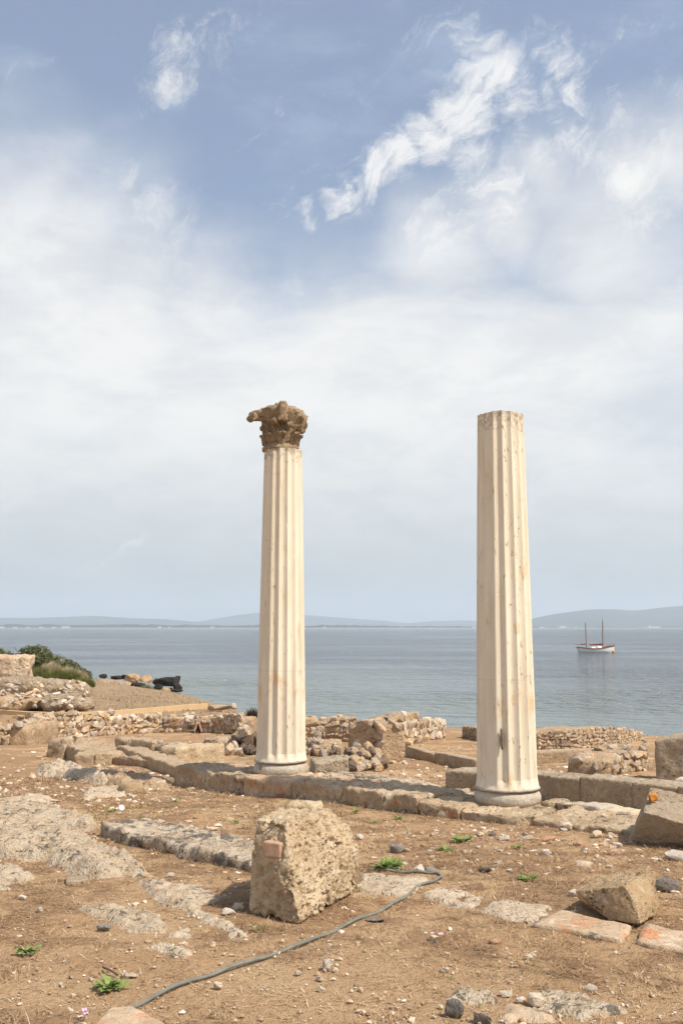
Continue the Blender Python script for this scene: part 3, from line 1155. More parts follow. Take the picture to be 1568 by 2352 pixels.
run_of_blocks('stylobate_wall', 'long low wall of orange-stained blocks on which both columns stand', 'wall',
              [(397, 1808, 1757), (470, 1816, 1770), (556, 1828, 1786), (668, 1833, 1793), (780, 1846, 1806), (880, 1862, 1822), (960, 1872, 1838), (1052, 1884, 1861), (1112, 1890, 1869), (1225, 1899, 1877), (1335, 1910, 1896), (1462, 1921, 1910), (1600, 1938, 1925)],
              [M_styl, M_styl, M_orange, M_styl, M_styl, M_lime, M_styl, M_styl, M_lime, M_lime, M_lime], .78, seed=1, amp=.045, freq=3.2, amp2=.034, freq2=9, step=.026, p=12, joint=.003)
run_of_blocks('low_block_course', 'low course of dark-edged grey blocks just behind the column wall', 'wall',
              [(735, 1799, 1777), (775, 1804, 1778), (812, 1810, 1782), (852, 1815, 1788), (900, 1822, 1794), (972, 1830, 1806)],
              M_lich, .34, seed=2, amp=.03, amp2=.014, step=.04)
run_of_blocks('thin_block_course', 'thin broken course of pale blocks left of the right column', 'wall',
              [(972, 1832, 1812), (1020, 1838, 1817), (1060, 1842, 1820), (1100, 1846, 1822), (1160, 1853, 1828)],
              M_lich, .28, seed=3, amp=.025, amp2=.012, step=.04)
run_of_blocks('flagstone_course', 'low pale flagstones just right of the right column base', 'wall',
              [(1238, 1856, 1837), (1275, 1860, 1841), (1310, 1866, 1847), (1378, 1878, 1857), (1450, 1888, 1863)],
              [M_lime, M_lich, M_pale, M_pale], .30, seed=4, amp=.025, amp2=.012, step=.04)
run_of_blocks('dressed_block_wall', 'knee-high wall of large tooled grey-brown blocks behind the right column', 'wall',
              [(1021, 1812, 1772), (1120, 1822, 1774), (1231, 1836, 1778), (1329, 1850, 1786), (1452, 1862, 1797), (1560, 1874, 1808), (1700, 1890, 1822)],
              M_tool, .42, seed=5, p=30, amp=.010, amp2=.009, freq2=22, joint=.003, step=.03)
# low curbs and plastered faces
run_of_blocks('low_curb_wall', 'low straight curb running diagonally left of the right column', 'wall',
              [(928, 1737, 1719), (1000, 1752, 1730), (1092, 1770, 1741)], M_plaster, .22, seed=6, p=18, amp=.012, amp2=.006, joint=0.001)
run_of_blocks('plastered_wall', 'smooth pale plastered low wall under the pebbly wall at right', 'wall',
              [(1150, 1752, 1722), (1230, 1756, 1726), (1405, 1750, 1717)], M_plaster, .25, seed=7, p=20, amp=.015, amp2=.004, joint=0.001)
run_of_blocks('left_plastered_wall', 'low plastered wall zigzagging across the ruins left of the columns', 'wall',
              [(149, 1744, 1716), (214, 1757, 1727), (268, 1743, 1720), (404, 1787, 1753)], M_plaster, .35, seed=8, p=18, amp=.03, amp2=.022, freq2=9, joint=.001, step=.035)
# raised earth fill inside that wall
c = [G(160, 1738), G(400, 1775), G(180, 1706), G(420, 1742)]
c8 = [Vector((v.x, v.y, v.z - .2)) for v in c] + [Vector((c[0].x, c[0].y, Z(160, 1716, c[0].y) - .02)), Vector((c[1].x, c[1].y, Z(400, 1754, c[1].y) - .02)),
                                                 Vector((c[2].x, c[2].y, c[2].z + .18)), Vector((c[3].x, c[3].y, c[3].z + .2))]
tag(block('earth_platform', c8, M_mortar, None, .05, 8, .07, 2, 4, 33, True, .05, 7), 'low earth and rubble platform behind the plastered wall at left', 'platform')

# separate big blocks
def lone(name, label, cat, a, b, depth, mat, step=.035, p=8, amp=.04, freq=4, seed=0, amp2=.026, lean=0.0, freq2=10, sink=.08):
    c = px_seg(a, b, depth, sink, lean)
    return tag(block(name, c, mat, None, step, p, amp, freq, 4, seed, True, amp2, freq2), label, cat)


lone('stone_block', 'squared brown stone block just right of the capital column base', 'block', (722, 1794, 1752), (800, 1792, 1742), .5, M_tool, p=14, amp=.02, seed=40)
lone('stone_block', 'big rounded pitted sandstone block left of the capital column', 'block', (405, 1757, 1716), (520, 1752, 1709), .45, M_block, p=5, seed=41)
lone('stone_block', 'short brown stone standing at the left end of the big pitted block', 'block', (348, 1748, 1707), (386, 1752, 1711), .4, M_tool, p=5, amp=.05, seed=42)
lone('stone_block', 'grey block lying on the plastered wall at left', 'block', (296, 1745, 1697), (346, 1750, 1703), .3, M_lime, p=6, amp=.04, seed=43)
lone('stone_block', 'reddish block at the corner of the plastered wall at left', 'block', (262, 1738, 1694), (296, 1742, 1697), .3, M_lime, p=6, amp=.04, seed=44)
lone('stone_block', 'upright dark-veined stone at the outer corner of the left ruins', 'block', (106, 1741, 1699), (144, 1744, 1697), .35, M_lime, p=6, amp=.05, seed=45)
lone('stone_block', 'pale block half buried between the basalt rubble and the pitted block', 'block', (505, 1722, 1698), (556, 1714, 1690), .35, M_lime, p=5, amp=.05, seed=46)
lone('stone_block', 'large upright dressed block at the right edge of the picture', 'block', (1505, 1793, 1700), (1640, 1802, 1684), .75, M_tool, p=24, amp=.014, amp2=.012, seed=47, sink=.2)
lone('stone_block', 'flat pale stone lying on top of the upright right-hand block wall', 'block', (1545, 1806, 1788), (1640, 1812, 1794), .3, M_pale, p=5, seed=48)
lone('stone_block', 'thin brown fallen slab edge on the slope left of the stylobate', 'block', (283, 1828, 1806), (340, 1826, 1812), .4, M_rock2, p=4, seed=49, amp=.04)
lone('stone_beam', 'long weathered stone beam with black lichen running to the big pitted block', 'block', (220, 1923, 1897), (592, 2012, 1984), .56, M_lich, step=.03, p=9, amp=.055, freq=2.6, seed=51, amp2=.032, freq2=11)

# the tilted slab at the right edge
pts = [P(1439, 1940, 8.7), P(1700, 2000, 8.25), P(1478, 1866, 8.45), P(1700, 1925, 7.95), P(1492, 1808, 8.95), P(1700, 1855, 8.5), P(1500, 1822, 9.3), P(1700, 1880, 9.0),
       P(1450, 1925, 9.0), P(1700, 1960, 8.8)]
o = hull_rock('fallen_slab', pts, M_slab, None, 6, .010, 4, 5, .008, .006, 20)
tag(o, 'tilted grey slab with dark overhanging underside at the right edge', 'slab')
v, q = hexverts(seg_corners(P(1486, 1842, 8.60), P(1497, 1844, 8.57), Z(1490, 1822, 8.58), Z(1496, 1826, 8.58), .08, 0), 8, 4, .022, 16, 3, 3)
tag(world_obj('orange_lichen', v, [q], plain('orange_rust', (.50, .20, .03), .9, .4, 40), o, True), 'bright orange lichen patch')

# foreground rock at right
pts = [P(1321, 2048, 6.12), P(1330, 2066, 6.10), P(1434, 2034, 5.88), P(1400, 2113, 5.90), P(1462, 2080, 5.80), P(1467, 2124, 5.74), P(1501, 2106, 5.98), P(1515, 2070, 6.15),
       P(1487, 1996, 6.32), P(1372, 2012, 6.45), P(1345, 2078, 6.2), P(1500, 2090, 6.5), P(1500, 2030, 6.6), P(1360, 2060, 6.55)]
o = hull_rock('angular_rock', pts, M_rock2, None, 7, .016, 5, 7, .007, .005, 26, [(9, .014, .28), (30, .005, .15)])
tag(o, 'big angular brown rock with orange lichen on top, right foreground', 'rock')
# the hero block
pts = [P(570, 2098, 6.07), P(690, 2124, 5.83), P(827, 2042, 6.62), P(700, 2040, 7.0), P(578, 1950, 6.08), P(588, 1880, 6.12), P(655, 1882, 5.97), P(762, 1856, 6.62), P(798, 1888, 6.60), P(826, 1950, 6.62),
       P(640, 1856, 6.85), P(720, 1850, 6.9), P(668, 2020, 5.86)]
o = hull_rock('pitted_block', pts, M_block, None, 7, .016, 4.5, 11, .010, .008, 20, [(17, .026, .12), (44, .014, .10), (5, .025, .35)])
tag(o, 'big pitted tan sandstone block standing alone in the centre foreground', 'block')
pitted = o
c = seg_corners(P(604, 1968, 5.97), P(643, 1973, 5.92), Z(604, 1932, 5.97), Z(643, 1938, 5.92), .10, 0.0)
b_ = block('brick', c, M_brick, pitted, .008, 16, .003, 20, 2, 2)
b_['label'] = 'small pink brick sticking out of the block face'
c = seg_corners(P(655, 1866, 6.74), P(722, 1866, 6.66), Z(655, 1842, 6.74), Z(720, 1850, 6.66), .16, 0.1)
b_ = block('top_crust', c, M_block, pitted, .02, 7, .02, 8, 4, 8, True, .014, 24)

# ------------------------------------------------------------------ stones laid one by one: rubble walls
def chunk(npts, seed, p=4.0, bev=0.0):
    """angular broken stone: hull of random points, about unit half size"""
    R = random.Random(seed)
    bm = bmesh.new()
    for k in range(npts):
        v = np.array([[R.uniform(-1, 1), R.uniform(-1, 1), R.uniform(-1, 1)]])
        v = v / (np.abs(v) ** p).sum() ** (1 / p) * R.uniform(.85, 1.08)
        bm.verts.new(v[0])
    r = bmesh.ops.convex_hull(bm, input=bm.verts)
    bmesh.ops.delete(bm, geom=list({g for g in r['geom_interior'] + r['geom_unused'] if isinstance(g, bmesh.types.BMVert)}), context='VERTS')
    bm.normal_update()
    return bm


def chunk_meshes(npts, count, p, seed, prefix, cuts=0, amp=0.0):
    out = []
    for k in range(count):
        bm = chunk(npts, seed + k * 13, p)
        if cuts:
            bmesh.ops.bevel(bm, geom=list(bm.edges), offset=.10, segments=1, affect='EDGES', clamp_overlap=True)
            bmesh.ops.triangulate(bm, faces=bm.faces)
            bmesh.ops.subdivide_edges(bm, edges=bm.edges, cuts=cuts)
            bmesh.ops.triangulate(bm, faces=bm.faces)
        v = np.array([x.co[:] for x in bm.verts])
        if amp:
            v = v + amp * vnoise3(v, 2.2, 4, seed + k)
        f = np.array([[w.index for w in fa.verts] for fa in bm.faces], np.int32)
        bm.free()
        out.append(fast_mesh(prefix, v, [f], bool(cuts)))
    return out


def stone_meshes(n, count, p, amp, freq, seed, prefix):
    out = []
    for k in range(count):
        c, q = cubegrid(n, n, n)
        c = superell(c, p)
        v = c * np.array([1, 1, 1]) + amp * vnoise3(c, freq, 2, seed + k * 7)
        out.append(fast_mesh(prefix, v, [q], True))
    return out


RUB = chunk_meshes(15, 14, 4.5, 100, 'stone') + chunk_meshes(22, 12, 10.0, 150, 'stone')
ROUND = chunk_meshes(20, 12, 2.8, 300, 'boulder')
for m_ in RUB:
    m_.materials.append(M_rubble)
_alt = {}


def with_mat(me, mat):
    k = (me.name, mat.name)
    if k not in _alt:
        c = me.copy()
        c.materials.clear()
        c.materials.append(mat)
        _alt[k] = c
    return _alt[k]


def rubble_wall(name, label, pts, depth, sz, seed, mat=M_rubble, core=.80, ragged=.25, top_stones=True, group=None, extra_mat=None):
    """pts: (px, ground py, top py) along the front; stones in rough courses in front of an earth core"""
    R = random.Random(seed)
    W = []
    for a in pts:
        g = G(a[0], a[1])
        W.append((g, Z(a[0], a[2], g.y)))
    t = thing(name, W[len(W) // 2][0], label, 'wall', group)
    for k, ((A, ha), (B, hb)) in enumerate(zip(W[:-1], W[1:])):
        d = (B - A); L = hypot(d.x, d.y)
        ang = atan2(d.y, d.x)
        nrm = Vector((-d.y, d.x, 0)).normalized()
        if nrm.y < 0:
            nrm = -nrm
        u = Vector((d.x, d.y, 0)).normalized()
        c = seg_corners(A + nrm * sz * .22, B + nrm * sz * .22, A.z + (ha - A.z) * core + .02, B.z + (hb - B.z) * core + .02, depth, .15)
        block('mortar_core', c, M_mortar, t, .12, 8, sz * .35, 4, 4, seed * 7 + k, True, sz * .2, 12)
        z = 0.0
        row = 0
        hm = max(ha - A.z, hb - B.z)
        while z < hm - sz * .25:
            hrow = sz * R.uniform(.75, 1.15)
            s = R.uniform(-.5, 0) * sz
            while s < L:
                w = sz * R.choice((.6, .8, 1.0, 1.3, 1.7, 2.3)) * R.uniform(.85, 1.15)
                f = min(1, max(0, (s + w / 2) / L))
                top = (ha - A.z) * (1 - f) + (hb - B.z) * f
                if z + hrow * .35 < top * (1 + R.uniform(-ragged, ragged * .3)):
                    pos = A + (B - A) * f + Vector((0, 0, z + hrow / 2 + R.uniform(-.2, .2) * hrow)) + nrm * (R.uniform(.2, .5) * sz)
                    mm = mat if R.random() > .13 or extra_mat is None else extra_mat
                    obj('stone', with_mat(R.choice(RUB), mm), None, t, pos,
                        (R.uniform(-.2, .2), R.uniform(-.28, .28) + (pi if R.random() < .5 else 0), ang + R.uniform(-.2, .2)),
                        (w * .56, sz * R.uniform(.45, .75), hrow * R.uniform(.48, .62)))
                s += w * .97
            z += hrow * .92
            row += 1
        if top_stones:
            s = 0
            while s < L:
                w = sz * R.uniform(.8, 1.7)
                f = min(1, s / L)
                top = ha * (1 - f) + hb * f
                if R.random() < .75:
                    pos = Vector((A.x + d.x * f, A.y + d.y * f, top - sz * R.uniform(.25, .6))) + nrm * R.uniform(.35, .9) * depth
                    obj('stone', with_mat(R.choice(RUB), mat), None, t, pos, (R.uniform(-.3, .3), R.uniform(-.3, .3), R.uniform(0, 6)), (w * .6, sz * .6, sz * R.uniform(.35, .6)))
                s += w * .9
    return t


rubble_wall('rubble_wall', 'long low rubble wall of pale stones across the left middle ground', [(-60, 1714, 1664), (10, 1711, 1660), (82, 1704, 1642), (200, 1694, 1637), (302, 1686, 1644), (370, 1683, 1642), (438, 1682, 1637)],
            .6, .175, 1, extra_mat=M_pale)
rubble_wall('rubble_wall', 'short rubble wall with a triangular drain, left of the capital column', [(447, 1683, 1646), (500, 1685, 1641), (549, 1688, 1640)], .7, .15, 2, extra_mat=M_pale)
rubble_wall('rubble_wall', 'chunk of rubble wall showing just right of the capital column', [(660, 1702, 1650), (735, 1703, 1649), (810, 1704, 1648)], .8, .16, 3, core=.93)
rubble_wall('dry_stone_wall', 'stepped dry stone wall of big stones between the two columns', [(822, 1742, 1662), (862, 1750, 1660), (908, 1745, 1662)], .5, .20, 4, core=.9, extra_mat=M_pale)
rubble_wall('dry_stone_wall', 'tall end of dry stone wall against the sea between the columns', [(900, 1728, 1654), (950, 1710, 1645), (1020, 1694, 1658)], .55, .22, 5, core=.88, extra_mat=M_pale)
rubble_wall('pebbly_wall', 'long low wall of small packed stones behind the right column', [(1062, 1694, 1668), (1150, 1716, 1678), (1235, 1722, 1683), (1330, 1722, 1675), (1420, 1714, 1672), (1476, 1698, 1684)], .8, .085, 6, core=.97, ragged=.1)
rubble_wall('stone_heap_wall', 'little broken stack of flat stones behind the dressed block wall at right', [(1362, 1783, 1760), (1398, 1784, 1746), (1434, 1776, 1722), (1490, 1768, 1710)], .6, .12, 7, core=.8, ragged=.5)

# triangular brick drain
A = G(455, 1684)
def tri_drain():
    t = thing('triangular_drain', A, 'small triangular drain of leaning red bricks in the rubble wall', 'drain')
    w = .11; h = .34; y = A.y - .06
    for s in (-1, 1):
        cs = []
        for z in (0, 1):
            for yy in (0, .3):
                for x in (0, .035):
                    cs.append(Vector((A.x + s * (w * (1 - z) + x), y + yy, A.z + z * h + (.03 if x else 0))))
        block('brick', cs, M_red, t, .05, 16, .004, 10, 2, 3)
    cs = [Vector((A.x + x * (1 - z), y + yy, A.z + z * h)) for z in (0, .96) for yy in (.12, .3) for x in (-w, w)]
    block('dark_throat', cs, plain('drain_dark_fill', (.09, .04, .025), 1), t, .05, 16, .004, 10, 2, 4)  # very dark fill set back between the leaning bricks
tri_drain()

# piles of basalt lumps
def pile(name, label, cat, px, py, wpx, hpx, n, sz, mat, seed, part='boulder', alt=None):
    R = random.Random(seed)
    c0 = G(px, py)
    sc = c0.y / F_PX
    t = thing(name, c0, label, cat)
    for k in range(n):
        u = R.uniform(-1, 1)
        v = R.uniform(0, 1) ** 1.4
        hmax = hpx * sc * (1 - abs(u) ** 1.6)
        s = sz * R.uniform(.55, 1.25)
        x = c0.x + u * wpx * sc / 2
        y = c0.y + v * .7
        z = hz(x, y) + s * .35 + hmax * v * .95
        obj(part, with_mat(R.choice(ROUND), alt if alt and R.random() < .3 else mat), None, t, (x, y, z), (R.uniform(0, 6), R.uniform(0, 6), R.uniform(0, 6)), (s * .6, s * .52, s * .46))
    # supporting earth
    c = seg_corners(Vector((c0.x - wpx * sc * .42, c0.y + .15, c0.z)), Vector((c0.x + wpx * sc * .42, c0.y + .15, c0.z)), c0.z + .1 * hpx * sc, c0.z + .1 * hpx * sc, .8, .1, 0, (c0.z + hpx * sc * .7, c0.z + hpx * sc * .7))
    block('earth_heap', c, M_mortar, t, .1, 4, .06, 3, 3, seed)
    return t


pile('basalt_heap', 'heap of dark brown basalt lumps left of the capital column', 'stone heap', 562, 1735, 80, 62, 34, .22, M_basalt, 11, alt=M_rubble)
pile('basalt_heap', 'heap of mixed basalt and pale lumps right of the capital column', 'stone heap', 735, 1738, 110, 40, 34, .19, M_rubble, 12, alt=M_basalt)
pile('stone_heap', 'slide of broken stones below the stepped dry stone wall', 'stone heap', 838, 1772, 90, 60, 40, .17, M_rubble, 13, alt=M_basalt)
pile('stone_heap', 'low heap of loose stones on top of the small broken stack at right', 'stone heap', 1450, 1745, 60, 16, 12, .12, M_rubble, 14)

# ------------------------------------------------------------------ bedrock and flush stones in the foreground
def ground_stone(name, label, cat, quad, h, mat, p=4, amp=.03, freq=3, seed=0, step=.05, amp2=.014, freq2=16, sink=.08, group=None, tilt=0.0):
    """quad: ground points front-left, front-right, back-left, back-right in photo pixels; top follows the ground"""
    C = [G(*a) for a in quad]
    cs = [Vector((v.x, v.y, v.z - sink)) for v in C] + [Vector((v.x, v.y, v.z + h + (tilt if i > 1 else 0))) for i, v in enumerate(C)]
    n = auto_n(cs, step)
    n = (n[0], n[1], max(4, n[2]))
    v, q = hexverts(cs, n, p, amp, freq, 5, seed, amp2, freq2, 2.4)
    o = world_obj(name, v, [q], mat, None, True)
    return tag(o, label, cat, group)


M_bed = stone('lichen_bedrock', (.64, .505, .35), (.46, .33, .205), black=.52, orange=.22, white=.8, pit=1.2, pit_scale=24, scale=2.0, bumpd=.05, earth=.2)
M_bed2 = stone('bleached_bedrock', (.62, .50, .365), (.46, .335, .215), black=.45, orange=.30, white=.8, pit=1.0, pit_scale=26, scale=2.0, bumpd=.035, earth=.2)


def bedrock(name, label, cat, poly, h, mat, seed, edge=.06, rough=.035, step=.022, wob=.05, group=None):
    """irregular rock breaking through the soil: poly = its outline on the ground in photo pixels"""
    W = np.array([(g.x, g.y) for g in (G(*p) for p in poly)])
    gx_ = np.arange(W[:, 0].min() - .12, W[:, 0].max() + .12, step)
    gy_ = np.arange(W[:, 1].min() - .12, W[:, 1].max() + .12, step)
    X_, Y_ = np.meshgrid(gx_, gy_)
    x_, y_ = X_.ravel(), Y_.ravel()
    best = np.full(x_.shape, 1e9)
    ins = np.zeros(x_.shape, bool)
    for (ax, ay), (bx, by) in zip(W, np.roll(W, -1, 0)):
        dx, dy = bx - ax, by - ay
        t_ = np.clip(((x_ - ax) * dx + (y_ - ay) * dy) / max(1e-9, dx * dx + dy * dy), 0, 1)
        best = np.minimum(best, np.hypot(x_ - ax - t_ * dx, y_ - ay - t_ * dy))
        c_ = ((ay > y_) != (by > y_)) & (x_ < (bx - ax) * (y_ - ay) / (by - ay + 1e-12) + ax)
        ins ^= c_
    sd = np.where(ins, best, -best)
    sd = sd + .025 + wob * fbm2(x_ * 3.5, y_ * 3.5, 4, seed) + wob * .6 * fbm2(x_ * 12, y_ * 12, 3, seed + 9)
    up = sstep(-.01, edge, sd)
    rid = 1 - np.abs(fbm2(x_ * 7, y_ * 9, 4, seed + 3)) * 2
    z_ = terrain(x_, y_) - .035 + (h + .035) * up + rough * up * (fbm2(x_ * 5, y_ * 5, 5, seed + 5, .6) + .5 * rid - .25)
    nx, ny = len(gx_), len(gy_)
    I = np.arange(nx * ny).reshape(ny, nx)
    q = np.stack([I[:-1, :-1].ravel(), I[:-1, 1:].ravel(), I[1:, 1:].ravel(), I[1:, :-1].ravel()], 1)
    q = q[(sd[q] > -.03).any(1)]
    used, inv = np.unique(q, return_inverse=True)
    V_ = np.stack([x_, y_, z_], 1)[used]
    return tag(world_obj(name, V_, [inv.reshape(-1, 4)], mat, None, True), label, cat, group)


bedrock('bedrock_outcrop', 'upper bedrock ledge with a black front edge at the left', 'rock', [(-90, 1868), (60, 1860), (110, 1868), (214, 1900), (205, 1912), (86, 1912), (-90, 1918)], .10, M_bed, 1, .07, .06)
bedrock('bedrock_outcrop', 'broad lichen-blackened bedrock hump at the left edge', 'rock', [(-90, 1916), (161, 1920), (236, 1942), (300, 1984), (372, 2018), (285, 2018), (225, 2024), (165, 2014), (90, 1984), (-90, 1970)], .10, M_bed, 2, .16, .07)
bedrock('bedrock_outcrop', 'low worn bedrock patch at the left edge below the hump', 'rock', [(-90, 1992), (40, 1986), (92, 2014), (50, 2044), (-90, 2052)], .02, M_bed, 3, .1, .04)
bedrock('bedrock_outcrop', 'pale worn rock tongue running from the hump towards the pitted block', 'rock', [(296, 2022), (400, 2034), (535, 2058), (500, 2078), (445, 2098), (368, 2088), (340, 2056)], .025, M_bed2, 4, .09, .04)
bedrock('bedrock_outcrop', 'half buried pale ledge on the far left slope', 'rock', [(-60, 1848), (60, 1834), (125, 1836), (118, 1848), (-60, 1862)], .04, M_bed2, 6, .1, .06)
bedrock('bedrock_outcrop', 'pale ridge of rock below the left plastered wall', 'rock', [(85, 1772), (120, 1764), (180, 1768), (262, 1798), (250, 1810), (190, 1796), (95, 1782)], .10, M_bed2, 7, .16, .12, .03, .1)
bedrock('bedrock_outcrop', 'earthy rock bank above the brown slab edge on the left slope', 'rock', [(215, 1790), (300, 1780), (392, 1796), (390, 1818), (330, 1812), (240, 1806)], .08, M_mortar, 8, .2, .12, .03, .12)
bedrock('flush_stone', 'half buried pale slab on the slope left of the brown slab edge', 'stone', [(188, 1838), (200, 1820), (282, 1812), (290, 1830)], .05, M_bed2, 31, .06, .05)
bedrock('flush_stone', 'dark-spotted stone flush with the soil left of the pitted block', 'stone', [(188, 2090), (270, 2084), (345, 2092), (382, 2112), (375, 2140), (300, 2138), (258, 2122)], .018, M_bed, 9, .06, .035)
bedrock('flush_stone', 'pale curved stone flush with the soil near the pitted block foot', 'stone', [(428, 2098), (480, 2100), (540, 2124), (566, 2152), (530, 2156), (480, 2126)], .018, M_bed2, 10, .05, .03)
bedrock('flush_stone', 'small white crust of stone below the dark-spotted flush stone', 'stone', [(382, 2152), (408, 2132), (446, 2134), (438, 2160)], .012, M_bed2, 11, .04, .03)
bedrock('flush_stone', 'thin white stone crust low in the left foreground', 'stone', [(345, 2176), (380, 2170), (438, 2192), (425, 2200), (372, 2186)], .01, M_bed2, 12, .03, .025)
bedrock('paving_stone', 'grey flat paving slab beside the bend of the hose', 'paving stone', [(828, 2008), (985, 2024), (935, 2062), (832, 2050)], .016, M_bed2, 13, .03, .018, .02, .025)
bedrock('paving_stone', 'broken whitish paving stone just right of the hose', 'paving stone', [(968, 2066), (1020, 2038), (1120, 2066), (1088, 2094), (1040, 2088)], .016, M_bed2, 14, .04, .03, .02, .05)
bedrock('paving_stone', 'whitish worn paving stone left of the red-stained slab', 'paving stone', [(1088, 2098), (1150, 2070), (1268, 2090), (1230, 2132), (1160, 2118)], .018, M_bed2, 15, .04, .03, .02, .05)
bedrock('flush_stone', 'dark-lichened flush stone at the bottom right beside the white lumps', 'stone', [(1210, 2326), (1232, 2282), (1300, 2280), (1350, 2300), (1435, 2330), (1330, 2344)], .014, M_bed, 18, .05, .03)
bedrock('flush_stone', 'orange-tinted flush stone at the bottom edge right of the dark stones', 'stone', [(1150, 2346), (1160, 2310), (1250, 2320), (1292, 2356)], .012, M_orange, 19, .05, .03)
bedrock('flush_stone', 'low crusted stone above the dark round stone at the bottom', 'stone', [(1030, 2304), (1060, 2282), (1130, 2286), (1138, 2308)], .012, M_bed, 20, .04, .03)
ground_stone('paving_stone', 'red-stained paving slab in front of the angular rock', 'paving stone', [(1228, 2132), (1428, 2170), (1290, 2096), (1452, 2138)], .02, M_orange, 9, .012, 4, 16, .03, .006, 16)
ground_stone('paving_stone', 'pale orange-edged paving slab at the right edge', 'paving stone', [(1462, 2172), (1640, 2222), (1480, 2132), (1640, 2166)], .022, M_orange, 7, .016, 4, 17, .03, .008, 16)
# corner of a red-stained slab at the bottom edge
C = [G(190, 2372), G(372, 2372), G(258, 2336), G(300, 2330)]
c8 = [v - Vector((0, 0, .1)) for v in (G(120, 2470), G(480, 2430), C[2], C[3])] + [v + Vector((0, 0, .035)) for v in (G(120, 2470), G(480, 2430), C[2], C[3])]
tag(block('corner_slab', c8, M_orange, None, .02, 16, .006, 6, 3, 5, True, .003), 'red-stained pale slab corner at the bottom left edge', 'slab')

# ------------------------------------------------------------------ left ruins, path kerb, headland
def mound(name, label, cat, a, b, depth, mat, seed, p=4, amp=.25, step=.2, amp2=.08, freq=.9, freq2=3.5, sink=.5, dist=None):
    if dist:
        A, B = P(a[0], a[1], dist), P(b[0], b[1], dist)
    else:
        A, B = G(a[0], a[1]), G(b[0], b[1])
    c = seg_corners(A, B, Z(a[0], a[2], A.y), Z(b[0], b[2], B.y), depth, sink)
    return tag(block(name, c, mat, None, step, p, amp, freq, 5, seed, True, amp2, freq2), label, cat)


M_ruin = stone('ruin_masonry', (.60, .46, .315), (.44, .30, .19), black=.03, orange=.12, white=.25, pit=1.0, pit_scale=3.0, scale=.25, bumpd=.15, earth=.25, grain=9)
M_ruin2 = stone('ruin_bank', (.56, .43, .30), (.33, .23, .145), black=.2, white=.45, pit=1.4, pit_scale=4.5, scale=.45, bumpd=.3, earth=.4, grain=14)
mound('ruined_masonry', 'tall chunk of pinkish ruined masonry at the left edge below the bush', 'ruin', (-190, 1600, 1506), (60, 1590, 1507), 1.6, M_ruin, 1, 9, .22, .12, .12, 1.0, 3.5, .5, 64)
mound('ruined_masonry', 'eroded stone footing under the tall ruined masonry at left', 'ruin', (-190, 1612, 1562), (84, 1600, 1556), 1.8, M_ruin2, 2, 5, .3, .15, .14, .9, 3.0, .5, 60)
mound('ruin_bank', 'sloping bank of eroded masonry right of the tall ruin', 'ruin', (70, 1600, 1556), (182, 1602, 1574), 4.0, M_ruin2, 3, 3.2, .3, .15, .14, .9, 3.0, .5, 63)
mound('ruin_bank', 'low stony bank just behind the ochre path kerb at left', 'ruin', (88, 1623, 1592), (203, 1624, 1606), 2.4, M_ruin2, 4, 3, .22, .12, .12, .9, 3.2, .3, 55)
mound('ruin_bank', 'earth bank at the left edge behind the ochre kerb', 'ruin', (-100, 1628, 1594), (95, 1626, 1600), 3, M_mortar, 5, 3, .2, .15, .1, .9, 3.0, .3, 56)
R = random.Random(77)
rt = thing('tumbled_stones', P(100, 1618, 55), 'scatter of tumbled stones over the eroded banks at the left', 'stone heap')
for k in range(64):
    px = R.uniform(0, 205)
    py = R.uniform(1566, 1624)
    d = np.interp(py, [1560, 1590, 1625], [60, 57, 52.5])
    s = R.uniform(.07, .22)
    obj('stone', with_mat(R.choice(RUB), R.choice([M_rubble, M_pale, M_rubble])), None, rt, P(px, py, d), (R.uniform(-.4, .4), R.uniform(-.4, .4), R.uniform(0, 6)), (s * R.uniform(.8, 1.6), s, s * .7))

# ochre kerb
kp = [(-120, 1640, 1630), (0, 1640, 1631), (60, 1644, 1635), (126, 1646, 1637), (190, 1645.5, 1636), (242, 1644, 1634), (300, 1641, 1629.5), (360, 1636.5, 1625), (420, 1631.5, 1619.5), (476, 1628, 1616)]
W = []
for a in kp:
    g = G(a[0], a[1])
    W.append((g, max(g.z + .12, Z(a[0], a[2], g.y))))
V = []
for k, (g, h) in enumerate(W):
    for y, z in ((0, -.6), (0, h - g.z), (.32, h - g.z + .0), (.32, -.6)):
        V.append((g.x, g.y + y, g.z + z))
qs = []
for k in range(len(W) - 1):
    for s in range(4):
        a, b = k * 4 + s, k * 4 + (s + 1) % 4
        qs.append([a, a + 4, b + 4, b])
qs.append([0, 1, 2, 3]); e = (len(W) - 1) * 4
qs.append([e + 3, e + 2, e + 1, e])
tag(world_obj('path_kerb', np.array(V), [np.array(qs)], M_ochre), 'smooth ochre kerb curving across the turf at left', 'kerb')

# shore rocks
def boulder(name, label, cat, px, py, wpx, hpx, mat, d, seed, p=2.6, n=9, group=None, amp=.16):
    c0 = P(px, py, d)
    sc = d / F_PX
    me = chunk_meshes(20, 1, p, seed * 5 + 2, name, 2, amp)[0]
    w, h = wpx * sc / 2, hpx * sc / 2
    me.transform(Matrix.Diagonal((w, w * .8, h * 1.15, 1)))
    me.transform(Matrix.Translation((0, 0, h * .8)))
    return tag(obj(name, me, mat, None, c0), label, cat, group)


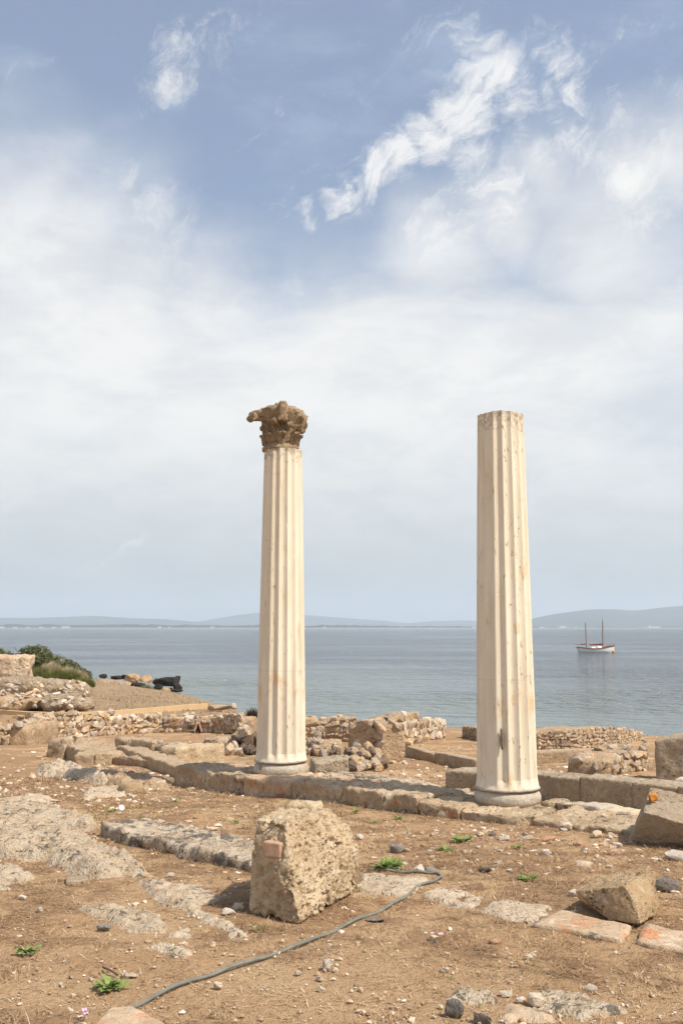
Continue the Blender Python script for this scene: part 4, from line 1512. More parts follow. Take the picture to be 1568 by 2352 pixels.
for k, (px, py, w, h, m_, lab, cat) in enumerate([
        (240, 1559, 24, 12, M_shore, 'small black shore rock at the left end of the point', 'rock'),
        (268, 1560, 30, 9, M_shore, 'low flat black shore rock behind the pale ledge', 'rock'),
        (285, 1559, 16, 10, M_shore, 'black shore rock touching the left tan boulder', 'rock'),
        (305, 1565, 38, 18, M_shoretan, 'left of two tan boulders on the shore point', 'boulder'),
        (337, 1567, 32, 17, M_shoretan, 'right of two tan boulders on the shore point', 'boulder'),
        (312, 1577, 56, 10, M_shore, 'black rock shelf under the two tan boulders', 'rock'),
        (362, 1572, 22, 14, M_shore, 'black rock just right of the tan boulders', 'rock'),
        (387, 1575, 56, 21, M_shore, 'largest black boulder at the water edge', 'boulder'),
        (409, 1561, 13, 9, M_shore, 'small black knob on top of the largest shore boulder', 'rock'),
        (366, 1583, 26, 13, M_shore, 'black rock in front of the largest shore boulder', 'rock'),
        (408, 1583, 24, 16, M_shore, 'rightmost black rock reaching into the water', 'rock'),
        (405, 1589, 30, 7, M_shore, 'flat black rock awash at the tip of the point', 'rock'),
        (383, 1591, 20, 12, M_shoretan, 'orange-brown stone in the shallow water by the black rocks', 'rock'),
        (392, 1584, 10, 6, M_shore, 'small black stone beside the orange-brown shore stone', 'rock'),
        (377, 1596, 10, 5, M_shoretan, 'tan pebble boulder at the turf edge by the water', 'rock')]):
    boulder('shore_rock', lab, cat, px, py, w, h, m_, 124 - (py - 1560) * .35, 200 + k)
boulder('shore_ledge', 'pale flat rock ledge between the bush and the shore boulders', 'rock', 250, 1581, 96, 22, M_ruin2, 108, 230, 4, 14, None, .3)
boulder('shore_rock', 'rounded pale stone on the bank left of the capital column', 'rock', 538, 1627, 20, 13, M_pale, 62, 231)
boulder('shore_ledge', 'low earthy ledge at the end of the ochre kerb', 'rock', 505, 1629, 62, 11, M_mortar, 61, 232, 4, 10)
R = random.Random(3)
for k, (px, py) in enumerate([(300, 1584), (395, 1603), (420, 1608), (440, 1612), (402, 1598), (430, 1616), (455, 1612)]):
    boulder('shore_pebble', 'small brown stone along the turf edge above the water', 'rock', px, py, R.uniform(6, 13), R.uniform(4, 6), M_ruin2, 98, 240 + k, group='stones along the turf edge', n=4)

# ------------------------------------------------------------------ vegetation
def veg_mat(name, stops, rough=.75, trans=.25):
    m, t, b, o = new_mat(name)
    at = node(t, 'ShaderNodeAttribute', attribute_name='tint')
    r = node(t, 'ShaderNodeValToRGB')
    e = r.color_ramp.elements
    e[0].position, e[0].color = stops[0][0], (*stops[0][1], 1)
    e[1].position, e[1].color = stops[-1][0], (*stops[-1][1], 1)
    for p_, c_ in stops[1:-1]:
        x = e.new(p_)
        x.color = (*c_, 1)
    t.links.new(at.outputs['Fac'], r.inputs[0])
    t.links.new(r.outputs[0], b.inputs['Base Color'])
    b.inputs['Roughness'].default_value = rough
    b.inputs['Specular IOR Level'].default_value = .2
    tr = node(t, 'ShaderNodeBsdfTranslucent')
    t.links.new(r.outputs[0], tr.inputs[0])
    mx_ = node(t, 'ShaderNodeMixShader')
    mx_.inputs[0].default_value = trans
    t.links.new(b.outputs[0], mx_.inputs[1])
    t.links.new(tr.outputs[0], mx_.inputs[2])
    t.links.new(mx_.outputs[0], o.inputs[0])
    return m


M_shrub = veg_mat('mastic_leaves', [(0, (.07, .08, .03)), (.6, (.15, .16, .06)), (1, (.27, .265, .11))])
M_rush = veg_mat('green_rush', [(0, (.14, .155, .045)), (.6, (.25, .26, .085)), (1, (.38, .36, .14))], .75, .4)
M_dryg = veg_mat('dry_reed', [(0, (.46, .36, .23)), (.6, (.62, .50, .33)), (1, (.72, .60, .42))], .75, .5)
M_grey = veg_mat('grey_scrub', [(0, (.05, .042, .03)), (1, (.14, .125, .085))])
M_weed = veg_mat('weed_leaf', [(0, (.12, .17, .045)), (.6, (.23, .30, .085)), (1, (.34, .40, .15))], .6, .2)
M_straw = veg_mat('straw', [(0, (.17, .095, .05)), (.35, (.32, .195, .105)), (.7, (.48, .325, .185)), (1, (.66, .50, .32))], .85, .1)
M_greeng = veg_mat('green_grass', [(0, (.12, .13, .04)), (1, (.28, .30, .10))], .7, .2)
M_stem = plain('shrub_wood', (.16, .12, .08), .9, .3, 10)
M_yellow = plain('yellow_petal', (.75, .60, .03), .7)
M_pink = plain('pink_petal', (.72, .45, .62), .7)


def blades_arrays(base, az, el, ln, wd, bend, r):
    n = len(base)
    h = np.stack([np.cos(az), np.sin(az)], 1)
    s = np.stack([-np.sin(az), np.cos(az), np.zeros(n)], 1)
    def at(t_, e2):
        return base + np.stack([h[:, 0] * np.cos(e2) * ln * t_, h[:, 1] * np.cos(e2) * ln * t_, np.sin(e2) * ln * t_], 1)
    m1 = at(.55, el)
    tp = m1 + np.stack([h[:, 0] * np.cos(el - bend), h[:, 1] * np.cos(el - bend), np.sin(el - bend)], 1) * (ln * .45)[:, None]
    w = (wd / 2)[:, None] * s
    V = np.stack([base - w, base + w, m1 + w * .75, m1 - w * .75, tp], 1).reshape(-1, 3)
    k = np.arange(n) * 5
    return V, [np.stack([k, k + 1, k + 2, k + 3], 1), np.stack([k + 3, k + 2, k + 4], 1)]


def leaf_cloud(c, rad, n, size, seed, lumps=26, flat=.8):
    """leaf faces through a lumpy crown volume"""
    r = np.random.default_rng(seed)
    lc = r.normal(size=(lumps, 3))
    lc /= np.linalg.norm(lc, axis=1)[:, None]
    lc[:, 2] = np.abs(lc[:, 2]) * .9
    lc = lc * r.uniform(.45, .72, (lumps, 1))
    k = r.integers(0, lumps, n)
    d = r.normal(size=(n, 3))
    d /= np.linalg.norm(d, axis=1)[:, None]
    p = lc[k] + d * (r.uniform(.55, 1, (n, 1)) ** .5) * r.uniform(.25, .42, (lumps, 1))[k]
    p[:, 2] = np.maximum(p[:, 2], -.12)
    P_ = np.array(c) + p * np.array(rad)
    nrm = d * .6 + r.normal(size=(n, 3)) * .6 + np.array([0, 0, .4])
    nrm /= np.linalg.norm(nrm, axis=1)[:, None]
    a = np.cross(nrm, r.normal(size=(n, 3)))
    a /= np.linalg.norm(a, axis=1)[:, None]
    b = np.cross(nrm, a)
    s = size * r.uniform(.6, 1.3, (n, 1))
    V = np.stack([P_ - a * s, P_ + b * s * .55, P_ + a * s, P_ - b * s * .55], 1).reshape(-1, 3)
    q = np.arange(n * 4).reshape(n, 4)
    tint = np.repeat(np.clip(r.normal(.45, .22, n) + (r.uniform(-.25, .25, lumps))[k], 0, 1), 4)
    return V, [q], tint


def trunk_mesh(c, h, r0, branches, seed, spread):
    R = random.Random(seed)
    V, F = [], []
    def tube(a, b, ra, rb):
        d = (b - a).normalized()
        u = d.cross(Vector((0, 1, .2))).normalized()
        w = d.cross(u)
        i = len(V)
        for (p_, r_) in ((a, ra), (b, rb)):
            for k in range(6):
                V.append((p_ + u * cos(k * pi / 3) * r_ + w * sin(k * pi / 3) * r_)[:])
        for k in range(6):
            F.append([i + k, i + (k + 1) % 6, i + 6 + (k + 1) % 6, i + 6 + k])
    c = Vector(c)
    f = c + Vector((0, 0, h * .25))
    tube(c - Vector((0, 0, .3)), f, r0, r0 * .8)
    for k in range(branches):
        a = R.uniform(0, 6.28)
        e = f + Vector((cos(a) * spread * R.uniform(.4, .8), sin(a) * spread * R.uniform(.4, .8), h * R.uniform(.3, .7)))
        tube(f, e, r0 * .55, r0 * .15)
    return np.array(V), [np.array(F)]


def shrub(label, px, py, d, wpx, hpx, n, size, mat, seed, flat=.8):
    sc = d / F_PX
    b = P(px, py, d)
    t = thing('shrub', b, label, 'bush', 'bushes on the headland')
    w, h = wpx * sc / 2, hpx * sc
    V, f, ti = leaf_cloud((b.x, b.y, b.z + h * .12), (w, w * .9, h * .9), n, size, seed)
    world_obj('crown', V, f, mat, t, False, {'tint': ti})
    V, f = trunk_mesh(b, h, .12, 6, seed, w * .6)
    world_obj('trunk', V, f, M_stem, t, True)


shrub('largest dark green bush on the headland above the ruined masonry', 60, 1556, 100, 170, 80, 12000, .14, M_shrub, 1)
shrub('dark green bush running out of the picture at the left edge', -20, 1556, 102, 180, 82, 9000, .15, M_shrub, 2)
shrub('dark green bush right of the largest headland bush', 112, 1560, 98, 110, 66, 8000, .13, M_shrub, 3)
shrub('small dark green bush on the seaward slope among dry grass', 150, 1564, 97, 84, 52, 6000, .12, M_shrub, 4)
shrub('low olive bush on the seaward end of the headland', 182, 1570, 96, 66, 38, 4000, .12, M_shrub, 5)


def tuft(name, label, cat, px, py, d, wpx, hpx, n, mat, seed, group=None, wd=.05, lean=.5, part='blades', depth=.6):
    r = np.random.default_rng(seed)
    if d is None:
        b = G(px, py)
        d = b.y
    else:
        b = P(px, py, d)
    sc = d / F_PX
    w, h = wpx * sc / 2, hpx * sc
    t = thing(name, b, label, cat, group)
    a = r.uniform(0, 2 * pi, n)
    rr = np.sqrt(r.uniform(0, 1, n))
    prof = np.sqrt(np.clip(1 - rr ** 2, .08, 1))
    base = np.stack([b.x + w * .85 * rr * np.cos(a), b.y + w * depth * rr * np.sin(a), np.full(n, b.z - .02)], 1)
    el = np.clip(pi / 2 - np.abs(r.normal(0, lean * .6, n)) - rr * lean * .6, .15, 1.55)
    V, f = blades_arrays(base, a + r.normal(0, .5, n), el, h * prof * r.uniform(.6, 1.1, n), np.full(n, wd) * r.uniform(.6, 1.2, n), r.uniform(.1, .7, n), r)
    ti = np.repeat(np.clip(r.normal(.5, .22, n), 0, 1), 5)
    world_obj(part, V, f, mat, t, False, {'tint': ti})
    return t


HG = 'grass clumps on the headland'
tuft('rush_clump', 'bright green rush clump beside the tall ruined masonry', 'grass', 92, 1568, 92, 60, 44, 1500, M_rush, 11, HG, .09)
tuft('rush_clump', 'green rush clump in the middle of the headland slope', 'grass', 128, 1569, 91, 64, 40, 1500, M_rush, 12, HG, .09)
tuft('rush_clump', 'green rush clump under the pinkish dry grass', 'grass', 163, 1568, 91, 52, 36, 1200, M_rush, 13, HG, .09)
tuft('rush_clump', 'lowest green rush clump at the right foot of the headland', 'grass', 195, 1578, 88, 52, 28, 1200, M_rush, 14, HG, .08)
tuft('dry_grass_clump', 'pinkish dry grass on the crest of the headland', 'grass', 150, 1562, 94, 70, 38, 1300, M_dryg, 15, HG, .08)
tuft('dry_grass_clump', 'pinkish dry grass on the seaward edge of the headland', 'grass', 182, 1564, 94, 40, 32, 700, M_dryg, 16, HG, .08)
tuft('dry_grass_clump', 'tan dry grass between the dark bushes on the headland', 'grass', 118, 1548, 93, 40, 34, 900, M_dryg, 17, HG, .08)
tuft('rush_clump', 'yellow-green grass clump in front of the shore boulders', 'grass', 336, 1591, 106, 38, 22, 900, M_rush, 18, HG, .09)
tuft('rush_clump', 'flat yellow-green grass patch left of the shore boulders', 'grass', 296, 1586, 106, 30, 8, 400, M_rush, 19, HG, .09)
tuft('scrub', 'small grey leafless scrub on the bank just left of the capital column', 'bush', 582, 1650, 52, 36, 32, 500, M_grey, 20, None, .06, .8)

# leafy weeds: a leaf is a part of its own
def lobed_leaf(seed):
    r = random.Random(seed)
    n = 7
    V, mid = [], []
    for j in range(n):
        u = j / (n - 1)
        w = .36 * sin(pi * min(1, .15 + u * .85)) * (1.0 if j % 2 else .6) * r.uniform(.85, 1.15)
        z = .38 * u - .34 * u * u + r.uniform(-.02, .02)
        V += [(u, -w, z + .05), (u, 0, z), (u, w, z + .05)]
    q = []
    for j in range(n - 1):
        for s in (0, 1):
            a = j * 3 + s
            q.append([a, a + 1, a + 4, a + 3])
    return fast_mesh('leaf', np.array(V), [np.array(q)], False, {'tint': np.array([r.uniform(.2, .8) + .15 * ((i % 3) == 1) for i in range(len(V))])})


LEAVES = [lobed_leaf(k) for k in range(8)]
for l in LEAVES:
    l.materials.append(M_weed)


def weed(label, px, py, wpx, n, seed, group='green weeds on the dry soil', up=.35):
    R = random.Random(seed)
    b = G(px, py)
    s = wpx * b.y / F_PX / 2
    t = thing('weed', b, label, 'weed', group)
    for k in range(int(n * 1.5)):
        a = R.uniform(0, 6.28)
        l = s * R.uniform(.45, .95)
        o_ = R.uniform(0, .45) * s
        obj('leaf', R.choice(LEAVES), None, t, (b.x + cos(a) * o_, b.y + sin(a) * o_, b.z + .004 + .1 * s * R.random()), (R.uniform(-.3, .3), -R.uniform(0, up * 1.6), a), (l, l * .9, l))


for k, (px, py, w, n, lab) in enumerate([
        (66, 2194, 56, 16, 'leafy green weed at the left edge of the foreground'),
        (252, 2278, 76, 22, 'largest leafy weed, at the bottom left by the slab corner'),
        (888, 1998, 78, 24, 'broad dark green weed beside the top end of the hose'),
        (1058, 1936, 56, 15, 'leafy weed right of the pitted block, farther of a pair'),
        (1024, 1956, 44, 12, 'leafy weed right of the pitted block, nearer of a pair'),
        (1210, 2026, 48, 14, 'pale green weed left of the angular rock'),
        (1186, 1952, 34, 10, 'small weed right of the pair of leafy weeds'),
        (1306, 1882, 36, 12, 'green tuft of weed right of the right column on the wall'),
        (816, 1868, 32, 9, 'small weed below the column wall, nearest the pitted block'),
        (916, 1882, 30, 9, 'small weed below the column wall, right of two'),
        (856, 1892, 26, 7, 'small weed between the pitted block and the column wall'),
        (536, 1892, 28, 8, 'small weed on the bare soil left of the pitted block'),
        (404, 1842, 26, 7, 'tiny weed on the slope left of the columns'),
        (520, 1808, 50, 16, 'green weed at the foot of the wall left of the capital column'),
        (262, 1866, 26, 8, 'small dark weed behind the long stone beam'),
        (697, 1784, 22, 8, 'tiny weed growing at the capital column base'),
        (945, 1922, 18, 6, 'tiny weed in the soil between the columns'),
        (360, 1786, 20, 6, 'tiny weed on the stony slope far left of the column')]):
    weed(lab, px, py, w, n, 400 + k)


def flower_weed(label, px, py, hpx, seed, petal, n=4):
    R = random.Random(seed)
    t = tuft('flowering_weed', label, 'weed', px, py, None, 26, hpx, 26, M_greeng, seed, 'thin flowering weeds', .005, .6, 'stems')
    b = t.location
    sc = b.y / F_PX
    for k in range(n):
        c = Vector((b.x + R.uniform(-14, 14) * sc, b.y + R.uniform(-.05, .05), b.z + hpx * sc * R.uniform(.5, .95)))
        V = [c[:]] + [(c.x + cos(a * pi / 3) * .011, c.y + sin(a * pi / 3) * .011, c.z + .005 * (a % 2)) for a in range(6)]
        world_obj('flower', np.array(V), [np.array([[0, 1 + a, 1 + (a + 1) % 6] for a in range(6)])], petal, t)


for k, (px, py, h, pm, lab) in enumerate([
        (222, 1882, 34, M_yellow, 'leftmost yellow-flowered weed behind the stone beam'), (243, 1872, 36, M_yellow, 'yellow-flowered weed left of the white cup'),
        (298, 1877, 26, M_yellow, 'yellow-flowered weed right of the white cup'), (330, 1880, 32, M_yellow, 'yellow-flowered weed at the back edge of the stone beam'),
        (352, 1884, 22, M_yellow, 'rightmost yellow-flowered weed behind the stone beam'), (1004, 2168, 26, M_pink, 'little pink-flowered weed right of the hose in the foreground'),
        (190, 2352, 26, M_pink, 'little pink-flowered weed at the bottom left edge')]):
    flower_weed(lab, px, py, h, 500 + k, pm)
for k, (px, py, h, lab) in enumerate([
        (598, 2148, 50, 'thin green grass tuft in front of the pitted block'), (820, 2050, 30, 'thin green grass tuft at the right foot of the pitted block'),
        (405, 2200, 36, 'thin green grass tuft beside the thin white crust'), (270, 2010, 16, 'tiny green grass tuft below the bedrock hump'),
        (520, 1992, 22, 'thin green grass tuft under the beam end'), (1030, 2248, 22, 'thin green grass tuft low in the right foreground'),
        (760, 2180, 22, 'thin green grass tuft beside the hose middle')]):
    tuft('grass_tuft', lab, 'grass', px, py, None, 24, h, 34, M_greeng, 530 + k, 'thin green grass tufts', .005, .7)

# ------------------------------------------------------------------ hose
def smooth_path(pts, per=14):
    P_ = [pts[0]] + pts + [pts[-1]]
    out = []
    for i in range(1, len(P_) - 2):
        a, b, c, d = P_[i - 1:i + 3]
        for k in range(per):
            t = k / per
            out.append(0.5 * ((2 * b) + (-a + c) * t + (2 * a - 5 * b + 4 * c - d) * t * t + (-a + 3 * b - 3 * c + d) * t * t * t))
    out.append(pts[-1])
    return out


def tube_mesh(path, r, n=10):
    V, q = [], []
    for i, p_ in enumerate(path):
        d = (path[min(i + 1, len(path) - 1)] - path[max(i - 1, 0)]).normalized()
        u = d.cross(Vector((0, 0, 1))).normalized()
        w = u.cross(d)
        for k in range(n):
            a = 2 * pi * k / n
            V.append((p_ + (u * cos(a) + w * sin(a)) * r)[:])
    for i in range(len(path) - 1):
        for k in range(n):
            a, b = i * n + k, i * n + (k + 1) % n
            q.append([a, b, b + n, a + n])
    return np.array(V), [np.array(q), ]


hp = [(300, 2332), (318, 2318), (420, 2272), (520, 2238), (620, 2200), (720, 2162), (800, 2128), (870, 2100), (925, 2070), (962, 2042), (1000, 2026), (1013, 2019), (1004, 2012), (975, 2009), (930, 2007), (880, 2004), (850, 2003)]
hw = []
for a in hp:
    g = G(*a)
    hw.append(g + Vector((0, 0, .014)))
path = smooth_path(hw)
path = [Vector((p_.x, p_.y, hz(p_.x, p_.y) + .013 + .004 * sin(i * .31))) for i, p_ in enumerate(path)]
V, f = tube_mesh(path, .0092)
M_hose = plain('grey_green_hose', (.20, .20, .165), .55, .25, 14, .35)
tag(world_obj('hose', V, f, M_hose, None, True), 'grey-green irrigation hose snaking across the foreground', 'hose')

# ------------------------------------------------------------------ loose stones one can pick out
def loose(label, px, py, wpx, hr, mat, seed, dr=.75, group='loose stones on the soil', p=2.5, rotz=None, cat='stone', amp=.30):
    R = random.Random(seed)
    b = G(px, py)
    w = wpx * b.y / F_PX / 2
    me = chunk_meshes(16, 1, 2.7, seed * 3 + 1, 'loose_stone', 2, .10)[0]
    me.transform(Matrix.Diagonal((w, w * dr, w * hr, 1)))
    a = R.uniform(-.5, .5) if rotz is None else rotz
    o = obj('loose_stone', me, mat, None, (b.x, b.y + w * dr * .6, b.z + w * hr * .62), (R.uniform(-.12, .12), R.uniform(-.12, .12), a))
    return tag(o, label, cat, group)


for k, s in enumerate([
        ('round pale stone lying alone right of the hose', 755, 2232, 36, .8, M_pale), ('lumpy white stone close to the hose end', 500, 2272, 24, .8, M_pale),
        ('dark grey round stone at the bottom edge', 1045, 2340, 56, .8, M_gray), ('grey round stone cut by the bottom edge right of the dark one', 1112, 2356, 46, .8, M_gray),
        ('flat red terracotta piece in the right foreground', 1138, 2172, 34, .35, M_red), ('white stone beside the pink flowers', 996, 2170, 28, .7, M_pale),
        ('cream stone behind the hose bend', 960, 2006, 34, .7, M_pale), ('grey stone right of the cream stone by the hose', 990, 2004, 34, .45, M_gray),
        ('white stone lying alone right of the weed pair', 1254, 1968, 26, .8, M_pale), ('small tan stone above the red-stained slab', 1222, 2200, 18, .6, M_pale),
        ('lumpy pale stone on the flush stone at bottom right', 1232, 2318, 42, .85, M_pale), ('elongated white stone at bottom right', 1162, 2294, 34, .4, M_pale),
        ('small cream stone near the elongated white one', 1195, 2304, 24, .6, M_pale), ('small pale stone in the thatch at bottom right', 1358, 2284, 28, .6, M_pale),
        ('flat pale stone in the soil below the stone beam', 389, 2016, 26, .4, M_pale), ('flat dark brown stone in the left foreground', 237, 2142, 36, .5, M_gray),
        ('tan stone in the left foreground sand', 90, 2098, 26, .55, M_rubble), ('pale stone near the left edge below the bedrock', 50, 2068, 24, .5, M_pale),
        ('cream stone in the shadow left of the pitted block', 548, 2096, 34, .6, M_pale), ('wide cream stone left of the pitted block foot', 522, 2106, 36, .5, M_pale),
        ('olive grey stone right of the angular rock', 1538, 2050, 64, .5, M_gray), ('round tan stone in front of the right column wall', 1302, 1908, 28, .8, M_pale),
        ('long white stone at the right edge above the angular rock', 1556, 1980, 66, .35, M_pale), ('dark slab piece half buried right of the weed pair', 1116, 2006, 40, .45, M_gray),
        ('small pale stone right of the pitted block', 825, 1930, 20, .8, M_pale), ('pinkish broken stone among the rubble at right', 1260, 1934, 40, .35, M_red),
        ('pale flat stone left of the white lone stone', 1210, 1930, 34, .35, M_pale), ('tan stone below the right column wall', 1372, 1926, 30, .7, M_pale),
        ('pink flat stone below the fallen slab', 1330, 1945, 28, .5, M_red), ('white stone in the rubble left of the fallen slab', 1418, 1948, 28, .5, M_pale),
        ('pale stone near the left foot of the right column', 1106, 1922, 26, .5, M_pale), ('dark stone below the right column', 1132, 1922, 22, .7, M_gray),
        ('pink white stone right of the dark stone below the column', 1158, 1932, 28, .5, M_pale), ('flat cream slab fragment behind the angular rock', 1346, 1992, 44, .2, M_pale),
        ('dark rock splinter right of the pitted block', 912, 1962, 36, .7, M_gray), ('brown stone right of the rock splinter', 932, 1960, 24, .5, M_rubble),
        ('white chip in the left foreground', 305, 2246, 26, .4, M_pale), ('tan chip beside the largest weed', 288, 2252, 28, .45, M_rubble),
        ('white pebble in the lower middle', 684, 2246, 16, .7, M_pale), ('white stone near the lower middle', 738, 2282, 22, .7, M_pale),
        ('pale pebble right of the round pale stone', 735, 2258, 20, .6, M_pale), ('dark flat stone under the hose', 862, 2120, 54, .15, M_gray),
        ('small white stone above the hose middle', 646, 2168, 18, .6, M_pale), ('small pale stone left of the hose middle', 635, 2196, 20, .5, M_pale),
        ('small stone below the white flowers stone', 1020, 2240, 24, .5, M_pale), ('cream stone in the thatch centre right', 1216, 2204, 24, .5, M_pale),
        ('pale stone on the slope behind the beam', 370, 1892, 20, .6, M_pale), ('tan stone on the bare soil left of the pitted block', 492, 1908, 22, .5, M_pale),
        ('small white pebble on the soil near the beam', 448, 1912, 14, .7, M_pale), ('dark red stone at the stylobate left end', 388, 1811, 14, 1.0, M_red),
        ('white stone on the far left slope', 130, 1845, 18, .5, M_pale), ('pale stone on the left slope above the ledge', 118, 1858, 18, .5, M_pale),
        ('flat white stone on the turf before the drain wall', 373, 1722, 40, .35, M_pale), ('long flat pale stone before the basalt heap', 463, 1718, 50, .25, M_pale),
        ('pale lump on the earth right of the dry stone wall', 1105, 1712, 22, .5, M_pale), ('small white rock beside the angular rock left corner', 1316, 2064, 24, .9, M_pale)]):
    loose(s[0], s[1], s[2], s[3], s[4], s[5], 600 + k)
# squared beige fragment on the left
ground_stone('stone_fragment', 'flat squared beige fragment lying below the bedrock hump', 'stone', [(150, 2036), (203, 2032), (152, 2022), (198, 2020)], .03, M_slab, 6, .008, 6, 3, .02, .004, 20, .02)

R = random.Random(9)
SM = chunk_meshes(13, 12, 2.6, 900, 'stone_chip')
def chips(label, group, box, n, lo, hi, mats, seed):
    R = random.Random(seed)
    for k in range(n):
        px, py = R.uniform(box[0], box[2]), R.uniform(box[1], box[3])
        b = G(px, py)
        s = R.uniform(lo, hi) * b.y / F_PX / 2
        cm = R.choice(mats)
        word = {M_pale.name: 'pale', M_red.name: 'reddish', M_lime.name: 'weathered grey-tan'}.get(cm.name, 'tan')
        o = obj('stone_chip', with_mat(R.choice(SM), cm), None, None, b + Vector((0, 0, s * .2)), (R.uniform(-.3, .3), R.uniform(-.3, .3), R.uniform(0, 6)), (s, s * .8, s * R.uniform(.35, .7)))
        tag(o, word + ' ' + label, 'stone', word + ' ' + group)


chips('small stone chip in the rubbly soil between the right column and the angular rock', 'chips by the right column', (1090, 1905, 1440, 2010), 60, 10, 22, [M_pale, M_pale, M_rubble, M_red], 1)
chips('small stone chip on the bare soil in front of the column wall', 'chips before the column wall', (840, 1890, 1090, 1990), 26, 8, 15, [M_pale, M_rubble], 2)
chips('small stone chip in the foreground sand left of the hose', 'chips left of the hose', (20, 2070, 560, 2330), 34, 8, 16, [M_pale, M_rubble, M_pale], 3)
chips('small stone chip in the dry thatch right of the hose', 'chips right of the hose', (620, 2170, 1540, 2345), 40, 8, 17, [M_pale, M_rubble, M_pale, M_red], 4)
chips('small stone chip on the slope left of the columns', 'chips on the left slope', (0, 1750, 560, 1870), 50, 7, 14, [M_pale, M_rubble], 5)
chips('small stone chip on the turf behind the column wall', 'chips behind the column wall', (830, 1745, 1200, 1805), 22, 6, 12, [M_pale, M_rubble], 6)

chips('rough fist-sized stone on the ruined slope left of the columns', 'rough stones on the left slope', (60, 1735, 560, 1835), 44, 10, 26, [M_pale, M_rubble, M_lime], 7)
chips('rough stone lying among the walls behind the columns', 'rough stones among the walls', (840, 1700, 1500, 1790), 34, 8, 22, [M_pale, M_rubble, M_rubble], 8)

# white plastic cup on the beam
b = G(270, 1897) + Vector((0, .12, .13))
M_cup = plain('white_plastic', (.85, .85, .85), .4, 0, 1, .5)
V, f = lathe(Vector((0, 0, 0)), [(.02, -.045), (.024, -.044), (.033, .04), (.036, .045), (.032, .045), (.022, -.04)], 20, .004, 3)
me = fast_mesh('cup', V, f, True)
tag(obj('plastic_cup', me, M_cup, None, b, (1.1, .2, .5), (.75, .75, .75)), 'white crumpled plastic cup lying on the left end of the stone beam', 'cup')
# a twig in the foreground
pth = [G(236, 2228) + Vector((0, 0, .012)), G(255, 2240) + Vector((0, 0, .02)), G(270, 2252) + Vector((0, 0, .012))]
V, f = tube_mesh(smooth_path(pth, 4), .005, 6)
tag(world_obj('twig', V, f, M_stem, None, True), 'short dark twig on the sand in the left foreground', 'twig')

